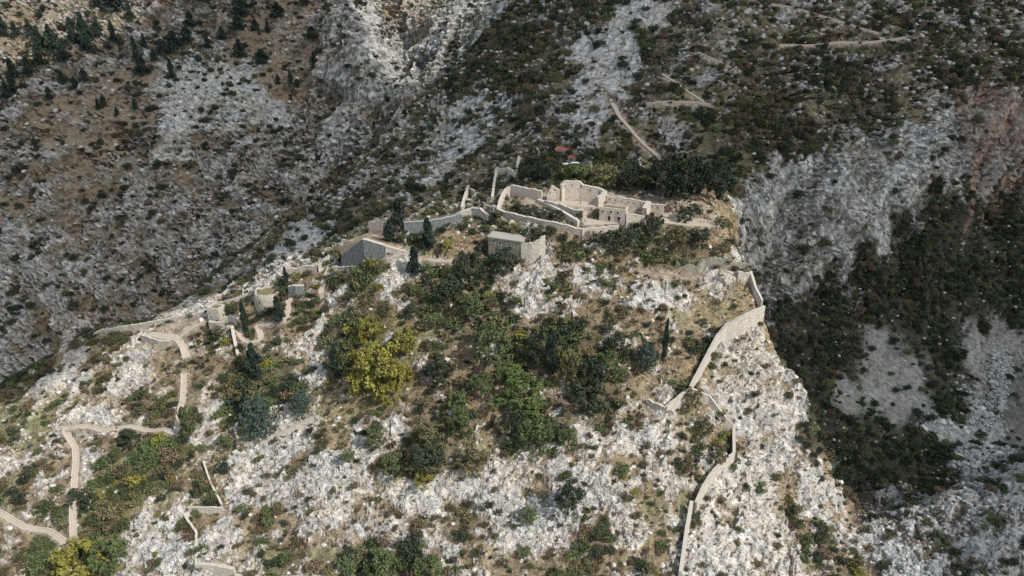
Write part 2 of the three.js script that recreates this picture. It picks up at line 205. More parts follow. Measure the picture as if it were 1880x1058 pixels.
// ------------------------------------------------------------------ terrain relief and colour
function relief(x, z, base) {
  const rockShare = field(0, x, z), rough = field(17, x, z), far = sstep(330, 520, -z), sc = 1 + far * 1.0, zz = z - .85 * base;
  const wx = x + 3 * noise(x / 11, zz / 11), wz = zz + 3 * noise(x / 11 + 40, zz / 11);
  let h = 2.2 * fbm(x / 38, zz / 38, 2) * rough;
  const left = lerp(.3, 1, sstep(10, -110, x)), ridge = ridged((wx - .35 * wz) / 55, (wz + .2 * wx) / 100, 3), rib = ridged((wx + .5 * wz) / 19, wz / 30, 2), spine = ridged((wx + .25 * wz) / 17, wz / 36, 3);
  h += far * rough * left * (10 * (ridge - .4) + 3 * rib) + (1 - far) * rough * 2.6 * (spine - .45);
  info.gully = lerp(spine, .6 * ridge + .4 * rib, far);
  const crag = ridged(wx / (6.5 * sc), wz / (8 * sc), 3), fine = fbm(x / (1.7 * sc), zz / (1.9 * sc), 2);
  const lay = .4 * (1 - far) * fbm(x / 44 + 8, zz / 44, 2) + .55 * (info.gully - .5) + (.85 + .25 * far) * fbm(wx / (15 * sc), wz / (13 * sc), 2) + .55 * fbm(wx / (3.6 * sc), wz / (4.2 * sc), 3) + (.24 + .3 * far) * noise(x / (1.1 + .9 * far), zz / (1.2 + .9 * far));
  const thr = lerp(.62, -.66, rockShare), cr = Math.abs(noise(wx / (2.6 * sc) + 70, wz / (3.6 * sc))), cr2 = Math.abs(noise(wx / (6.5 * sc) + 20, wz / (9 * sc))), crack = Math.max(sstep(.13, .03, cr), sstep(.10, .02, cr2));
  const B = cells(wx / (2.9 * sc), wz / (3.4 * sc)), split = sstep(.20, .04, B.gap), calm = 1 - .6 * far, block = calm * ((B.r1 - .5) * 1.5 + (B.r2 - .5) * B.dx * 1.6 + (B.r3 - .5) * B.dy * 1.6); info.tone = .82 + .36 * B.r2;
  const B2 = cells(x / (1.15 * sc) + 30, zz / (1.3 * sc)), chip = (B2.r1 - .5) * .3; info.tone *= .92 + .16 * B2.r3;
  const rock = sstep(thr - .09, thr + .09, lay) * (1 - lerp(.5, .8, far) * Math.max(split * .9, crack * .6));
  const ht = (base + h) / (2.4 * sc) + .35 * noise(x / 14, zz / 14), step = ht - Math.floor(ht), ledge = (sstep(.5, .8, step) - step) * 2.4 * sc;
  const near = 1 - .2 * sstep(330, 250, -z); h += near * rough * sc * (rock * (.4 + .9 * crag + block + chip) + (1 - rock) * .22 * fine - .5 * split * rockShare) + ledge * .45 * rockShare * Math.min(1, rough);
  info.rock = rock; info.crag = crag; info.fine = fine; info.path = 0; info.zz = zz;
  let out = base + h, flat = 0;
  for (const Y of YARDS) if (x > Y.box.min.x && x < Y.box.max.x && z > Y.box.min.z && z < Y.box.max.z) { const t = sstep(2, 0, edgeDist(Y.poly, x, z)); if (t > 0) { out = lerp(out, Y.y - .12, t); flat = Math.max(flat, t); } }
  for (const P of PATHS) if (x > P.box.min.x && x < P.box.max.x && z > P.box.min.z && z < P.box.max.z) {
    let d = 1e9, y = 0; for (const p of P.pts) { const q = (p.x - x) ** 2 + (p.z - z) ** 2; if (q < d) { d = q; y = p.y; } } d = Math.sqrt(d);
    const t = sstep(P.w / 2 + 2.2 + (P.raise ? 2 : 0), P.w / 2 + (P.raise ? 1.4 : .3), d); if (t > 0) { out = lerp(out, y - .1, t); flat = Math.max(flat, t); }
  }
  info.flat = flat; info.h = out; return out;
}
function leanOf(x, z) { const gx = (land(x + 4, z) - land(x - 4, z)) / 8, gz = (land(x, z + 4) - land(x, z - 4)) / 8, l = Math.hypot(gx, 1, gz); return [-gx / l, 1 / l, -gz / l]; }
const groundY = (x, z) => { const b = land(x, z), h = relief(x, z, b) - b, f = sstep(320, 400, -z); return b + h * (f ? lerp(1, Math.min(1.6, 1 / leanOf(x, z)[1]), f * (1 - info.flat)) : 1); };
function buildTerrain() {
  const us = [], Ds = [], NU = 800;
  for (let k = 11; k >= 1; k--) us.push(-1.26 - .012 * Math.pow(1.5, k)); for (let i = 0; i <= NU; i++) us.push(-1.26 + 2.52 * i / NU); for (let k = 1; k <= 11; k++) us.push(1.26 + .012 * Math.pow(1.5, k));
  for (let D = -600; D < 140; D += D < 0 ? 100 : 20) Ds.push(D);
  for (let D = 140; D < 1000;) { Ds.push(D); D += D < 310 ? .42 : D < 420 ? .42 : D < 780 ? .95 : 4; }
  for (let D = 1000; D < 1300; D += 60) Ds.push(D);
  const nu = us.length, nd = Ds.length, pos = new Float32Array(nu * nd * 3), col = new Float32Array(nu * nd * 3), uv = new Float32Array(nu * nd * 2);
  let q = 0;
  for (let j = 0; j < nd; j++) {
    const D = Ds[j], w = 75 + .59 * Math.max(D, 60);
    for (let i = 0; i < nu; i++, q++) {
      const x = us[i] * w, z = -D, base = land0(x, z), inside = x > -600 && x < 600 && D < 1000 && D > 100;
      const y = inside ? relief(x, z, base) : clamp(base, -230, 210) + 6 * fbm(x / 60, z / 60, 3);
      pos[q * 3] = x; pos[q * 3 + 1] = y; pos[q * 3 + 2] = z;
      if (inside && D > 320 && x > -590 && x < 590) { const f = sstep(320, 400, D) * (1 - info.flat), n = leanOf(x, z), h = y - base; pos[q * 3] = x + f * n[0] * h; pos[q * 3 + 1] = base + h * lerp(1, n[1], f); pos[q * 3 + 2] = z + f * n[2] * h; } uv[q * 2] = x / 29; uv[q * 2 + 1] = (z - .85 * y) / 29;
      let r = .2, g = .18, b = .13;
      if (inside) {
        const zz = info.zz, n1 = noise(x / 1.1 + 31, zz / 1.1), n2 = fbm(x / 5, zz / 5 + 50, 3), n3 = fbm(x / 28 + 9, zz / 28, 2), lich = sstep(.05, .4, fbm(x / 2.7 + 90, zz / 3.5, 3)), rock = info.rock * (1 - info.flat);
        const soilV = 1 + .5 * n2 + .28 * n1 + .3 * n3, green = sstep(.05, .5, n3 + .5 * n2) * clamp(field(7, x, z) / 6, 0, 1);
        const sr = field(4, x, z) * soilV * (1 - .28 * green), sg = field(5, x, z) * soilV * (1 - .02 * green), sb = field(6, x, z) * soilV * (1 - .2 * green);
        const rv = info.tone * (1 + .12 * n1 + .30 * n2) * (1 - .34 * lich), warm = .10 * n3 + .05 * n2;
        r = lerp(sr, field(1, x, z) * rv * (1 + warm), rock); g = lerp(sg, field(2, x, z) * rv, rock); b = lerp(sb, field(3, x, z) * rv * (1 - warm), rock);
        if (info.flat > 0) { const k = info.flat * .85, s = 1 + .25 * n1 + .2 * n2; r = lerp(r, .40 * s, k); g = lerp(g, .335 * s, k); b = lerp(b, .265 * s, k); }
      }
      col[q * 3] = clamp(r, .02, .75); col[q * 3 + 1] = clamp(g, .02, .72); col[q * 3 + 2] = clamp(b, .015, .7);
    }
  }
  const idx = new Uint32Array((nu - 1) * (nd - 1) * 6); let k = 0;
  for (let j = 0; j < nd - 1; j++) for (let i = 0; i < nu - 1; i++) { const a = j * nu + i, b = a + 1, c = a + nu, d = c + 1; if ((i + j) & 1) { idx[k++] = a; idx[k++] = b; idx[k++] = c; idx[k++] = b; idx[k++] = d; idx[k++] = c; } else { idx[k++] = a; idx[k++] = d; idx[k++] = c; idx[k++] = a; idx[k++] = b; idx[k++] = d; } }
  const g = new THREE.BufferGeometry(); g.setAttribute('position', new THREE.BufferAttribute(pos, 3)); g.setAttribute('color', new THREE.BufferAttribute(col, 3)); g.setAttribute('uv', new THREE.BufferAttribute(uv, 2)); g.setIndex(new THREE.BufferAttribute(idx, 1)); g.computeVertexNormals();
  const N = g.attributes.normal.array, stained = at(1815, 285); // iron stained cliff
  // crags on steep faces, along the face normal
  for (let v = 0; v < nu * nd; v++) { const ny = N[v * 3 + 1], s = sstep(.86, .45, ny) * (.3 + .7 * sstep(-285, -315, pos[v * 3 + 2])); if (s <= 0) continue; const x = pos[v * 3], y = pos[v * 3 + 1], z = pos[v * 3 + 2]; if (x < -600 || x > 600 || z < -1000) continue; const a = x + z * .6, d = s * (s * 7.5 * (ridged((a + 6 * noise(a / 30, y / 30)) / 34, y / 80, 2) - .45) + 3.4 * ridged((a + 4 * noise(a / 20, y / 20)) / 11, y / 24, 3) - 1.6 + 1.3 * fbm(a / 4.2, y / 5, 3) - 2.2 * sstep(.10, .01, Math.abs(noise((a + 2 * noise(a / 6, y / 6)) / 6, y / 26))) - 1.2 * sstep(.10, .01, Math.abs(noise(a / 9 + 40, (y + .5 * a) / 8)))); for (let c = 0; c < 3; c++) pos[v * 3 + c] += N[v * 3 + c] * d; const sh = 1 + s * (.5 * fbm(a / 4, y / 14, 3) + .25 * noise(a / 2, y / 2.5)); for (let c = 0; c < 3; c++) col[v * 3 + c] *= sh; const o = s * sstep(75, 40, Math.hypot(x - stained.x, y - stained.y, z - stained.z)) * sstep(.0, .35, fbm(a / 6 + 3, y / 45, 3)); if (o > 0) { col[v * 3] = lerp(col[v * 3], .46, o * .6); col[v * 3 + 1] = lerp(col[v * 3 + 1], .30, o * .6); col[v * 3 + 2] = lerp(col[v * 3 + 2], .21, o * .6); } }
  g.computeVertexNormals();
  console.log('terrain triangles', k / 3);
  return g;
}
function noiseTexture(size, fn, srgb) { const d = new Uint8Array(size * size * 4); for (let j = 0; j < size; j++) for (let i = 0; i < size; i++) { const c = fn(i / size, j / size); for (let k = 0; k < 3; k++) d[(j * size + i) * 4 + k] = clamp(c[k] * 255, 0, 255); d[(j * size + i) * 4 + 3] = 255; } const t = new THREE.DataTexture(d, size, size); t.wrapS = t.wrapT = THREE.RepeatWrapping; t.magFilter = THREE.LinearFilter; t.minFilter = THREE.LinearMipmapLinearFilter; t.generateMipmaps = true; if (srgb) t.colorSpace = THREE.SRGBColorSpace; t.needsUpdate = true; return t; }
const tileable = (fn, x, y, n) => { const a = fn(x * n, y * n), b = fn((x - 1) * n, y * n), c = fn(x * n, (y - 1) * n), d = fn((x - 1) * n, (y - 1) * n); return (a * (1 - x) + b * x) * (1 - y) + (c * (1 - x) + d * x) * y; };
function ringNoise(x, y, n) { // noise that repeats after n cells
  const m = k => ((k % n) + n) % n, xi = Math.floor(x), yi = Math.floor(y), fx = x - xi, fy = y - yi, X = m(xi), X1 = m(xi + 1), Y = m(yi), Y1 = m(yi + 1), u = fx * fx * (3 - 2 * fx), v = fy * fy * (3 - 2 * fy), g = (i, j, dx, dy) => { const h = PERM[PERM[i & 255] + (j & 255)]; return GX[h] * dx + GY[h] * dy; };
  return 1.5 * lerp(lerp(g(X, Y, fx, fy), g(X1, Y, fx - 1, fy), u), lerp(g(X, Y1, fx, fy - 1), g(X1, Y1, fx - 1, fy - 1), u), v);
}
const weather = (x, y) => .30 * ringNoise(x * 14, y * 14, 14) + .28 * ringNoise(x * 31, y * 31, 31) + .26 * ringNoise(x * 67, y * 67, 67) + .20 * ringNoise(x * 140, y * 140, 140);
const fissure = (x, y) => { const w = .012 * ringNoise(x * 20, y * 20, 20), a = Math.abs(ringNoise((x + w) * 23, (y - w) * 17, 23 * 17)), b = Math.abs(ringNoise((x - w) * 53, (y + w) * 41, 53 * 41)); return Math.max(sstep(.10, .02, a), .7 * sstep(.12, .02, b)) * sstep(-.1, .3, ringNoise(x * 9 + 2, y * 9, 9)); };
const rockT = noiseTexture(1024, (x, y) => { const v = clamp((.80 + .62 * weather(x, y)) * (1 - .5 * fissure(x, y)), .25, 1); return [v, v, v]; });
const grainT = noiseTexture(1024, (x, y) => { const v = .5 + .6 * weather(x, y) - .35 * fissure(x, y); return [v, v, v]; });
const terrainM = new THREE.MeshStandardMaterial({ name: 'limestone and soil', color: new THREE.Color(1.22, 1.22, 1.22), vertexColors: true, flatShading: true, roughness: .95, map: rockT, bumpMap: grainT, bumpScale: .7 });
const terrain = new THREE.Mesh(buildTerrain(), terrainM); terrain.name = 'terrain'; terrain.userData = { kind: 'structure', label: 'limestone mountainside with gorge, spur and scree basin', category: 'terrain' };
terrain.castShadow = terrain.receiveShadow = true; scene.add(terrain);
// ------------------------------------------------------------------ naming
const taken = {};
function numbered(n) { const k = taken[n] = (taken[n] ?? -1) + 1; return k ? n + '_' + String(k).padStart(3, '0') : n; }
function tag(o, label, category, group, kind) { o.userData.label = label; o.userData.category = category; if (group) o.userData.group = group; if (kind) o.userData.kind = kind; return o; }
function thing(name, label, category, p, group) { const g = new THREE.Group(); g.name = numbered(name); g.position.copy(p); tag(g, label, category, group); scene.add(g); return g; }
function part(name, geo, mat, parent) { const m = new THREE.Mesh(geo, mat); m.name = name; m.castShadow = m.receiveShadow = true; parent.add(m); return m; }
function top(name, geo, mat, label, category, group, kind) { const m = new THREE.Mesh(geo, mat); m.name = numbered(name); m.castShadow = m.receiveShadow = true; tag(m, label, category, group, kind); scene.add(m); return m; }

// ------------------------------------------------------------------ masonry materials
const stoneFn = (dark) => (x, y) => { const bx = x * 16, by = y * 22, row = Math.floor(by), sx = bx + (row % 2) * .5 + .2 * noise(by, 3), cell = noise(Math.floor(sx) * 7.3 % 91, row * 3.7 + .5), joint = Math.min(sstep(0, .12, sx % 1), sstep(0, .16, by % 1)); const v = (.86 + .22 * cell + .25 * tileable((a, b) => fbm(a, b, 3), x, y, 6)) * (.82 + .18 * joint) * dark; const st = 1 - .22 * sstep(.0, .45, tileable((a, b) => fbm(a, b * .5, 3), x, y, 4)); return [v * st, v * st * .97, v * st * .93]; };
const stoneT = noiseTexture(512, stoneFn(1)), stoneB = noiseTexture(256, (x, y) => { const v = .5 + .6 * tileable((a, b) => fbm(a, b, 3), x, y, 18); return [v, v, v]; });
stoneT.colorSpace = THREE.SRGBColorSpace;
// dark rain streaks running down old lime mortar, as on the tall scarp faces
const streakT = noiseTexture(512, (x, y) => { const st = sstep(.0, .5, tileable((a, b) => fbm(a * 2.4, b * .22, 3), x, y, 9) + .28), v = .80 + .2 * tileable((a, b) => fbm(a, b, 3), x, y, 9); return [v * lerp(.92, .44, st), v * lerp(.90, .50, st), v * lerp(.85, .55, st)]; }, true);
const M = {
  pale: new THREE.MeshStandardMaterial({ name: 'pale limestone masonry', color: new THREE.Color(.78, .755, .715), map: stoneT, bumpMap: stoneB, bumpScale: .08, roughness: .95 }),
  warm: new THREE.MeshStandardMaterial({ name: 'warm limestone masonry', color: new THREE.Color(.78, .73, .68), map: stoneT, bumpMap: stoneB, bumpScale: .08, roughness: .95 }),
  grey: new THREE.MeshStandardMaterial({ name: 'grey weathered masonry', color: new THREE.Color(.60, .59, .56), map: stoneT, bumpMap: stoneB, bumpScale: .08, roughness: .95 }),
  streak: new THREE.MeshStandardMaterial({ name: 'rain streaked masonry', color: new THREE.Color(.62, .64, .64), map: streakT, bumpMap: stoneB, bumpScale: .06, roughness: .95 }),
  cap: new THREE.MeshStandardMaterial({ name: 'coping stone', color: new THREE.Color(.50, .46, .40), bumpMap: stoneB, bumpScale: .05, roughness: .95 }),
  dust: new THREE.MeshStandardMaterial({ name: 'trodden limestone dust', color: new THREE.Color(.47, .40, .325), bumpMap: grainT, bumpScale: .06, roughness: 1 }),
  turf: new THREE.MeshStandardMaterial({ name: 'dry turf', color: new THREE.Color(.19, .17, .08), bumpMap: grainT, bumpScale: .12, roughness: 1 }),
  soil: new THREE.MeshStandardMaterial({ name: 'reddish soil', color: new THREE.Color(.30, .22, .15), bumpMap: grainT, bumpScale: .12, roughness: 1 }),
  roof: new THREE.MeshStandardMaterial({ name: 'terracotta roof', color: new THREE.Color(.34, .13, .09), bumpMap: stoneB, bumpScale: .06, roughness: .9 }),
  canvas: new THREE.MeshStandardMaterial({ name: 'white canvas', color: new THREE.Color(.78, .79, .80), roughness: .8, side: THREE.DoubleSide }),
  bark: new THREE.MeshStandardMaterial({ name: 'bark', color: new THREE.Color(.11, .085, .06), roughness: 1 }),
  mossy: new THREE.MeshStandardMaterial({ name: 'lichen covered masonry', color: new THREE.Color(.44, .45, .40), map: stoneT, bumpMap: stoneB, bumpScale: .1, roughness: 1 }),
  slab: new THREE.MeshStandardMaterial({ name: 'weathered roof slab', color: new THREE.Color(.36, .335, .30), bumpMap: grainT, bumpScale: .05, roughness: 1 }),
  wood: new THREE.MeshStandardMaterial({ name: 'old dark wood', color: new THREE.Color(.07, .05, .035), roughness: .9 }),
};

// ------------------------------------------------------------------ paths and yards
function ribbon(P, off, width, y0, y1, origin) { // a strip along a path with a rectangular section
  const pts = P.pts, pos = [], idx = [], uv = []; let s = 0;
  pts.forEach((p, i) => { const a = pts[Math.max(0, i - 1)], b = pts[Math.min(pts.length - 1, i + 1)], tx = b.x - a.x, tz = b.z - a.z, l = Math.hypot(tx, tz) || 1, nx = -tz / l, nz = tx / l; if (i) s += p.distanceTo(pts[i - 1]); const wob = .08 * noise(p.x * .7, p.z * .7 + off);
    for (const [o, y] of [[off - width / 2, y0], [off - width / 2, y1 + wob], [off + width / 2, y1 + wob], [off + width / 2, y0]]) { pos.push(p.x + nx * o - origin.x, p.y + y - origin.y, p.z + nz * o - origin.z); uv.push(s / 4, (o + y) / 4); } });
  for (let i = 0; i < pts.length - 1; i++) for (let k = 0; k < 3; k++) { const a = i * 4 + k, b = a + 1, c = a + 4, d = a + 5; idx.push(a, c, b, b, c, d); }
  for (const e of [0, (pts.length - 1) * 4]) idx.push(e, e + 1, e + 2, e, e + 2, e + 3);
  let g = new THREE.BufferGeometry(); g.setAttribute('position', new THREE.Float32BufferAttribute(pos, 3)); g.setAttribute('uv', new THREE.Float32BufferAttribute(uv, 2)); g.setIndex(idx); g = g.toNonIndexed(); g.computeVertexNormals(); return g;
}
for (const P of PATHS) {
  const o = P.pts[0].clone(), g = thing('footpath', P.label, 'path', o); g.userData.kind = 'structure';
  part('paving', ribbon(P, 0, P.w, -.9, P.raise || .06, o), P.soil ? M.soil : M.dust, g);
  if (P.kerb) for (const s of [-1, 1]) part('parapet', ribbon(P, s * (P.w / 2 + .22), .42, -.8, P.kerb, o), M.warm, g);
}
for (const Y of YARDS) {
  const sh = new THREE.Shape(Y.poly.map(p => new THREE.Vector2(p.x - Y.poly[0].x, -(p.z - Y.poly[0].z)))), g = new THREE.ExtrudeGeometry(sh, { depth: .7, bevelEnabled: false }); g.rotateX(-Math.PI / 2); g.translate(0, -.65, 0);
  const m = top('courtyard', g, Y.grass ? M.turf : M.dust, Y.label, 'courtyard', null, 'structure'); m.position.set(Y.poly[0].x, Y.y, Y.poly[0].z);
}
function standY(x, z) { // ground as it is walked on
  for (const Y of YARDS) if (edgeDist(Y.poly, x, z) < 0) return Y.y + .05;
  return groundY(x, z);
}

// ------------------------------------------------------------------ walls
function wallGeometry(samples, thick, origin, y0of, y1of) {
  const pos = [], uv = [], idx = []; let s = 0;
  samples.forEach((p, i) => {
    const a = samples[Math.max(0, i - 1)], b = samples[Math.min(samples.length - 1, i + 1)], tx = b.x - a.x, tz = b.z - a.z, l = Math.hypot(tx, tz) || 1, nx = -tz / l * thick / 2, nz = tx / l * thick / 2; if (i) s += Math.hypot(p.x - samples[i - 1].x, p.z - samples[i - 1].z);
    const y0 = y0of(p), y1 = y1of(p), bat = 1 + .05 * (y1 - y0);
    const ring = [[bat, y0], [1, y1], [-1, y1], [-bat, y0]];
    ring.forEach(([k, y], q) => { pos.push(p.x + nx * k - origin.x, y - origin.y, p.z + nz * k - origin.z); uv.push(s / 5, (y + (q > 1 ? thick : 0)) / 5); });
  });
  for (let i = 0; i < samples.length - 1; i++) for (let k = 0; k < 3; k++) { const a = i * 4 + k, b = a + 1, c = a + 4, d = a + 5; idx.push(a, b, c, b, d, c); }
  const e = (samples.length - 1) * 4; idx.push(0, 2, 1, 0, 3, 2, e, e + 1, e + 2, e, e + 2, e + 3);
  let g = new THREE.BufferGeometry(); g.setAttribute('position', new THREE.Float32BufferAttribute(pos, 3)); g.setAttribute('uv', new THREE.Float32BufferAttribute(uv, 2)); g.setIndex(idx); g = g.toNonIndexed(); g.computeVertexNormals(); return g;
}
function wallSamples(pts, step = 1) {
  const out = [];
  for (let i = 0; i < pts.length - 1; i++) { const a = pts[i], b = pts[i + 1], n = Math.max(1, Math.round(Math.hypot(b.p.x - a.p.x, b.p.z - a.p.z) / step)); for (let k = 0; k < n + (i === pts.length - 2 ? 1 : 0); k++) { const t = k / n; out.push({ x: lerp(a.p.x, b.p.x, t), z: lerp(a.p.z, b.p.z, t), y: lerp(a.p.y, b.p.y, t), top: lerp(a.p.y + a.h, b.p.y + b.h, t) }); } }
  return out;
}
function wall(label, list, thick, o = {}) { // list: [u, v, height]
  const pts = list.map(([u, v, h]) => ({ p: at(u, v), h })), samples = wallSamples(pts, .7), origin = pts[0].p.clone(), mat = o.mat || M.pale, ruin = o.ruin ?? .32;
  const g = thing(o.name || 'stone_wall', label, o.category || 'wall', origin, o.group);
  const crown = p => p.top + ruin * (fbm(p.x * .3, p.z * .3, 3) * 2 + .5 * noise(p.x * 1.3, p.z * 1.3) - Math.max(0, noise(p.x * .16 + 5, p.z * .16) - .25) * 3);
  part('masonry', wallGeometry(samples, thick, origin, p => Math.min(p.y, land(p.x, p.z)) - 3, crown), mat, g);
  if (o.cap !== false) part('coping', wallGeometry(samples, thick + .16, origin, p => crown(p) - .05, p => crown(p) + .16), M.cap, g);
  if (o.merlon) { // battlement: small blocks standing on the outer edge
    const fine = wallSamples(pts, .55), geos = [];
    for (let i = 0; i < fine.length - 1; i += 2) { const p = fine[i], q = fine[i + 1], a = Math.atan2(-(q.z - p.z), q.x - p.x), b = new THREE.BoxGeometry(.75, o.merlon, .5); b.rotateY(a); b.translate(p.x - origin.x, crown(p) + o.merlon / 2 + .1 - origin.y, p.z - origin.z); geos.push(b); }
    part('battlement', mergeGeometries(geos), mat, g);
  }
  if (o.holes) { // loopholes: dark slit niches framed by two stones
    const geos = [], n = samples.length; for (let i = 2; i < n - 2; i += o.holes) { const p = samples[i], q = samples[i + 1], a = Math.atan2(-(q.z - p.z), q.x - p.x), b = new THREE.BoxGeometry(.35, .9, thick * 1.25); b.rotateY(a); b.translate(p.x - origin.x, p.top - 1.5 - origin.y, p.z - origin.z); geos.push(b); }
    part('loophole', mergeGeometries(geos), M.wood, g);
  }
  return g;
}
// the long wall down the edge of the spur, piece by piece
wall('short front wall closing the corner below the fort', [[1353, 512, 3.4], [1376, 515, 3.4]], 1.0, { mat: M.grey });
wall('thin curtain wall seen from inside below the fort corner', [[1376, 514, 4], [1384, 540, 4.4], [1396, 575, 6]], .9);
wall('bright high corner of the curtain wall above the cliff', [[1399, 589, 7.4], [1363, 603, 6.8], [1331, 614, 5], [1317, 628, 4]], 1.0);
wall('straight bright stretch of curtain wall falling towards the fork', [[1317, 628, 4], [1293, 672, 4], [1266, 724, 4]], 1.1);
wall('curtain wall branch turning left at the fork', [[1265, 728, 4], [1242, 746, 4.2], [1221, 763, 4.4]], 1.0);
wall('ruined stub at the end of the left branch wall', [[1221, 763, 3.8], [1204, 752, 3], [1188, 740, 1.6]], .9, { ruin: .6, mat: M.grey });
wall('grey shaded branch of curtain wall right of the fork', [[1269, 726, 3.2], [1300, 742, 4.2], [1330, 784, 4.8], [1345, 798, 4.8]], 1.0);
wall('short upright stretch of curtain wall seen edge on', [[1345, 798, 4.8], [1345, 848, 4.4]], 1.0);
wall('bright face of curtain wall below the edge on stretch', [[1345, 848, 4.4], [1309, 878, 4.8], [1290, 905, 3.6], [1276, 935, 3.2]], 1.0);
wall('lowest stretch of curtain wall running out of the picture', [[1268, 935, 3.8], [1259, 985, 3.6], [1248, 1064, 3.6]], 1.2);

// the fort on the summit
wall('battered retaining wall under the fort entrance terrace', [[913, 393, 2.6], [950, 404, 2.6], [1000, 416, 2.8], [1040, 424, 2.8], [1068, 432, 2.6]], 1.2, { mat: M.grey });
wall('curved end wall at the fort entrance with a ruined gap', [[914, 390, 2], [921, 374, 3.4], [929, 363, 4.5], [936, 360, 4.8]], 1.3, { mat: M.warm, ruin: .4 });
wall('pale left back wall of the fort with one small window', [[938, 359, 5.2], [965, 363, 5], [995, 368, 4.6]], 1.2, { mat: M.warm });
wall('broken wall stump between the two fort back walls', [[1004, 369, 3], [1012, 368, 7], [1020, 367, 6.6], [1027, 367, 4.6]], 1.3, { mat: M.warm, ruin: .6, holes: 3 });
wall('highest back wall of the fort, tallest at its corner', [[1029, 366, 7], [1036, 363, 8], [1064, 363, 8], [1070, 364, 6.6], [1098, 368, 5.8], [1110, 371, 5.4]], 1.5, { mat: M.warm, ruin: .25, holes: 6 });
wall('side wall closing the upper courtyard of the fort', [[1096, 380, 4.6], [1104, 376, 5], [1111, 371, 5.6]], 1.4, { mat: M.warm });
wall('long loopholed back wall of the fort', [[1113, 373, 3.8], [1150, 379, 3.8], [1186, 385, 3.6], [1218, 390, 3.4]], 1.0, { mat: M.warm, holes: 4 });
wall('thick cross wall between facade and loopholed wall', [[1182, 398, 4.2], [1190, 386, 4.2]], 2.2, { mat: M.warm });
wall('slanting ramp wall crossing the fort from the back wall', [[988, 370, 1.2], [1010, 381, 1.4], [1035, 396, 1.8], [1062, 413, 2]], 1.5, { mat: M.pale, ruin: .08 });
wall('grey retaining wall under the upper courtyard', [[1000, 377, 2], [1030, 386, 2.8], [1060, 397, 2.8], [1070, 393, 2.4]], .9, { mat: M.grey });
wall('ruined rubble wall on the far terrace of the fort', [[1228, 396, 1.4], [1248, 400, 1.8], [1272, 404, 1.6]], 1.6, { mat: M.grey, ruin: .8, cap: false });
wall('low front wall of the fort with gun openings', [[1068, 433, 3], [1100, 430, 3], [1136, 424, 2.6]], 1.3, { mat: M.warm, holes: 5 });
wall('low parapet on the tip of the fort terrace', [[1262, 432, 1.2], [1300, 430, 1.3], [1322, 424, 1.2], [1314, 408, .8]], .8, { mat: M.warm, ruin: .3 });
wall('overgrown outer scarp below the fort tip', [[1240, 484, 1], [1283, 494, 3], [1292, 486, 3], [1330, 486, 3], [1366, 498, 4]], 1.8, { mat: M.mossy, ruin: 1.3, cap: false });

// the descending fortifications on the crest
wall('battlemented curtain wall right of the twin pines', [[743, 432, 6.6], [775, 428, 6], [810, 418, 4.6], [846, 402, 3.2]], 1.4, { mat: M.streak, merlon: .9 });
wall('short battlemented wall left of the twin pines', [[679, 425, 4], [705, 421, 4]], 1.2, { mat: M.warm, merlon: .8 });
wall('curved rock topped wall joining the fort', [[846, 402, 3.2], [866, 393, 3.4], [884, 396, 3], [898, 404, 2.4]], 1.2, { mat: M.grey, ruin: .5 });
wall('battlemented stair wall climbing to the scarp bastion', [[584, 496, 2.6], [606, 480, 2.8], [631, 464, 3]], 1.6, { mat: M.pale, merlon: .7 });
wall('small battlemented turret wall above the stair wall', [[632, 452, 2.6], [651, 454, 2.4]], 1.0, { mat: M.warm, merlon: .7 });
wall('low grey wall under the scarp bastion', [[607, 497, 1.4], [640, 495, 1.4], [672, 490, 1.4], [710, 480, 1.6], [746, 471, 1.6]], .8, { mat: M.grey });
wall('low wall behind the white tower on the crest', [[400, 562, 1.8], [428, 556, 1.8], [455, 547, 2]], 1.0, { mat: M.warm });
wall('long low wall along the left end of the crest', [[143, 634, 1.2], [187, 612, 1.6], [235, 603, 1.4], [280, 595, 1.2], [330, 585, 1.2], [376, 577, 1.4]], 1.0, { mat: M.grey, ruin: .4 });
wall('retaining wall under the rounded crest terrace', [[262, 622, 2], [290, 632, 2.2], [314, 634, 2.2]], .9, { mat: M.grey });
wall('crest wall between round bastion and stair wall', [[512, 503, 1.8], [535, 498, 1.8], [560, 496, 2.2], [582, 496, 2.2]], 1.1, { mat: M.grey });
wall('tapering scarp face beside the conifer below the crest', [[532, 543, 5.4], [545, 545, 5.8], [560, 538, 4]], 1.4, { mat: M.streak });
wall('dark lower wall under the white tower', [[386, 602, 3.4], [400, 604, 3.4], [414, 600, 3]], 1.2, { mat: M.grey });
wall('ruined wall beside the white tower', [[411, 594, 3], [424, 593, 3.4], [436, 594, 2.4]], 1.2, { mat: M.warm, ruin: .7 });
wall('slender ruined wall running down under the ruined house', [[428, 610, 3], [432, 632, 2.4], [437, 654, 1]], 1.2, { mat: M.grey, ruin: .5 });

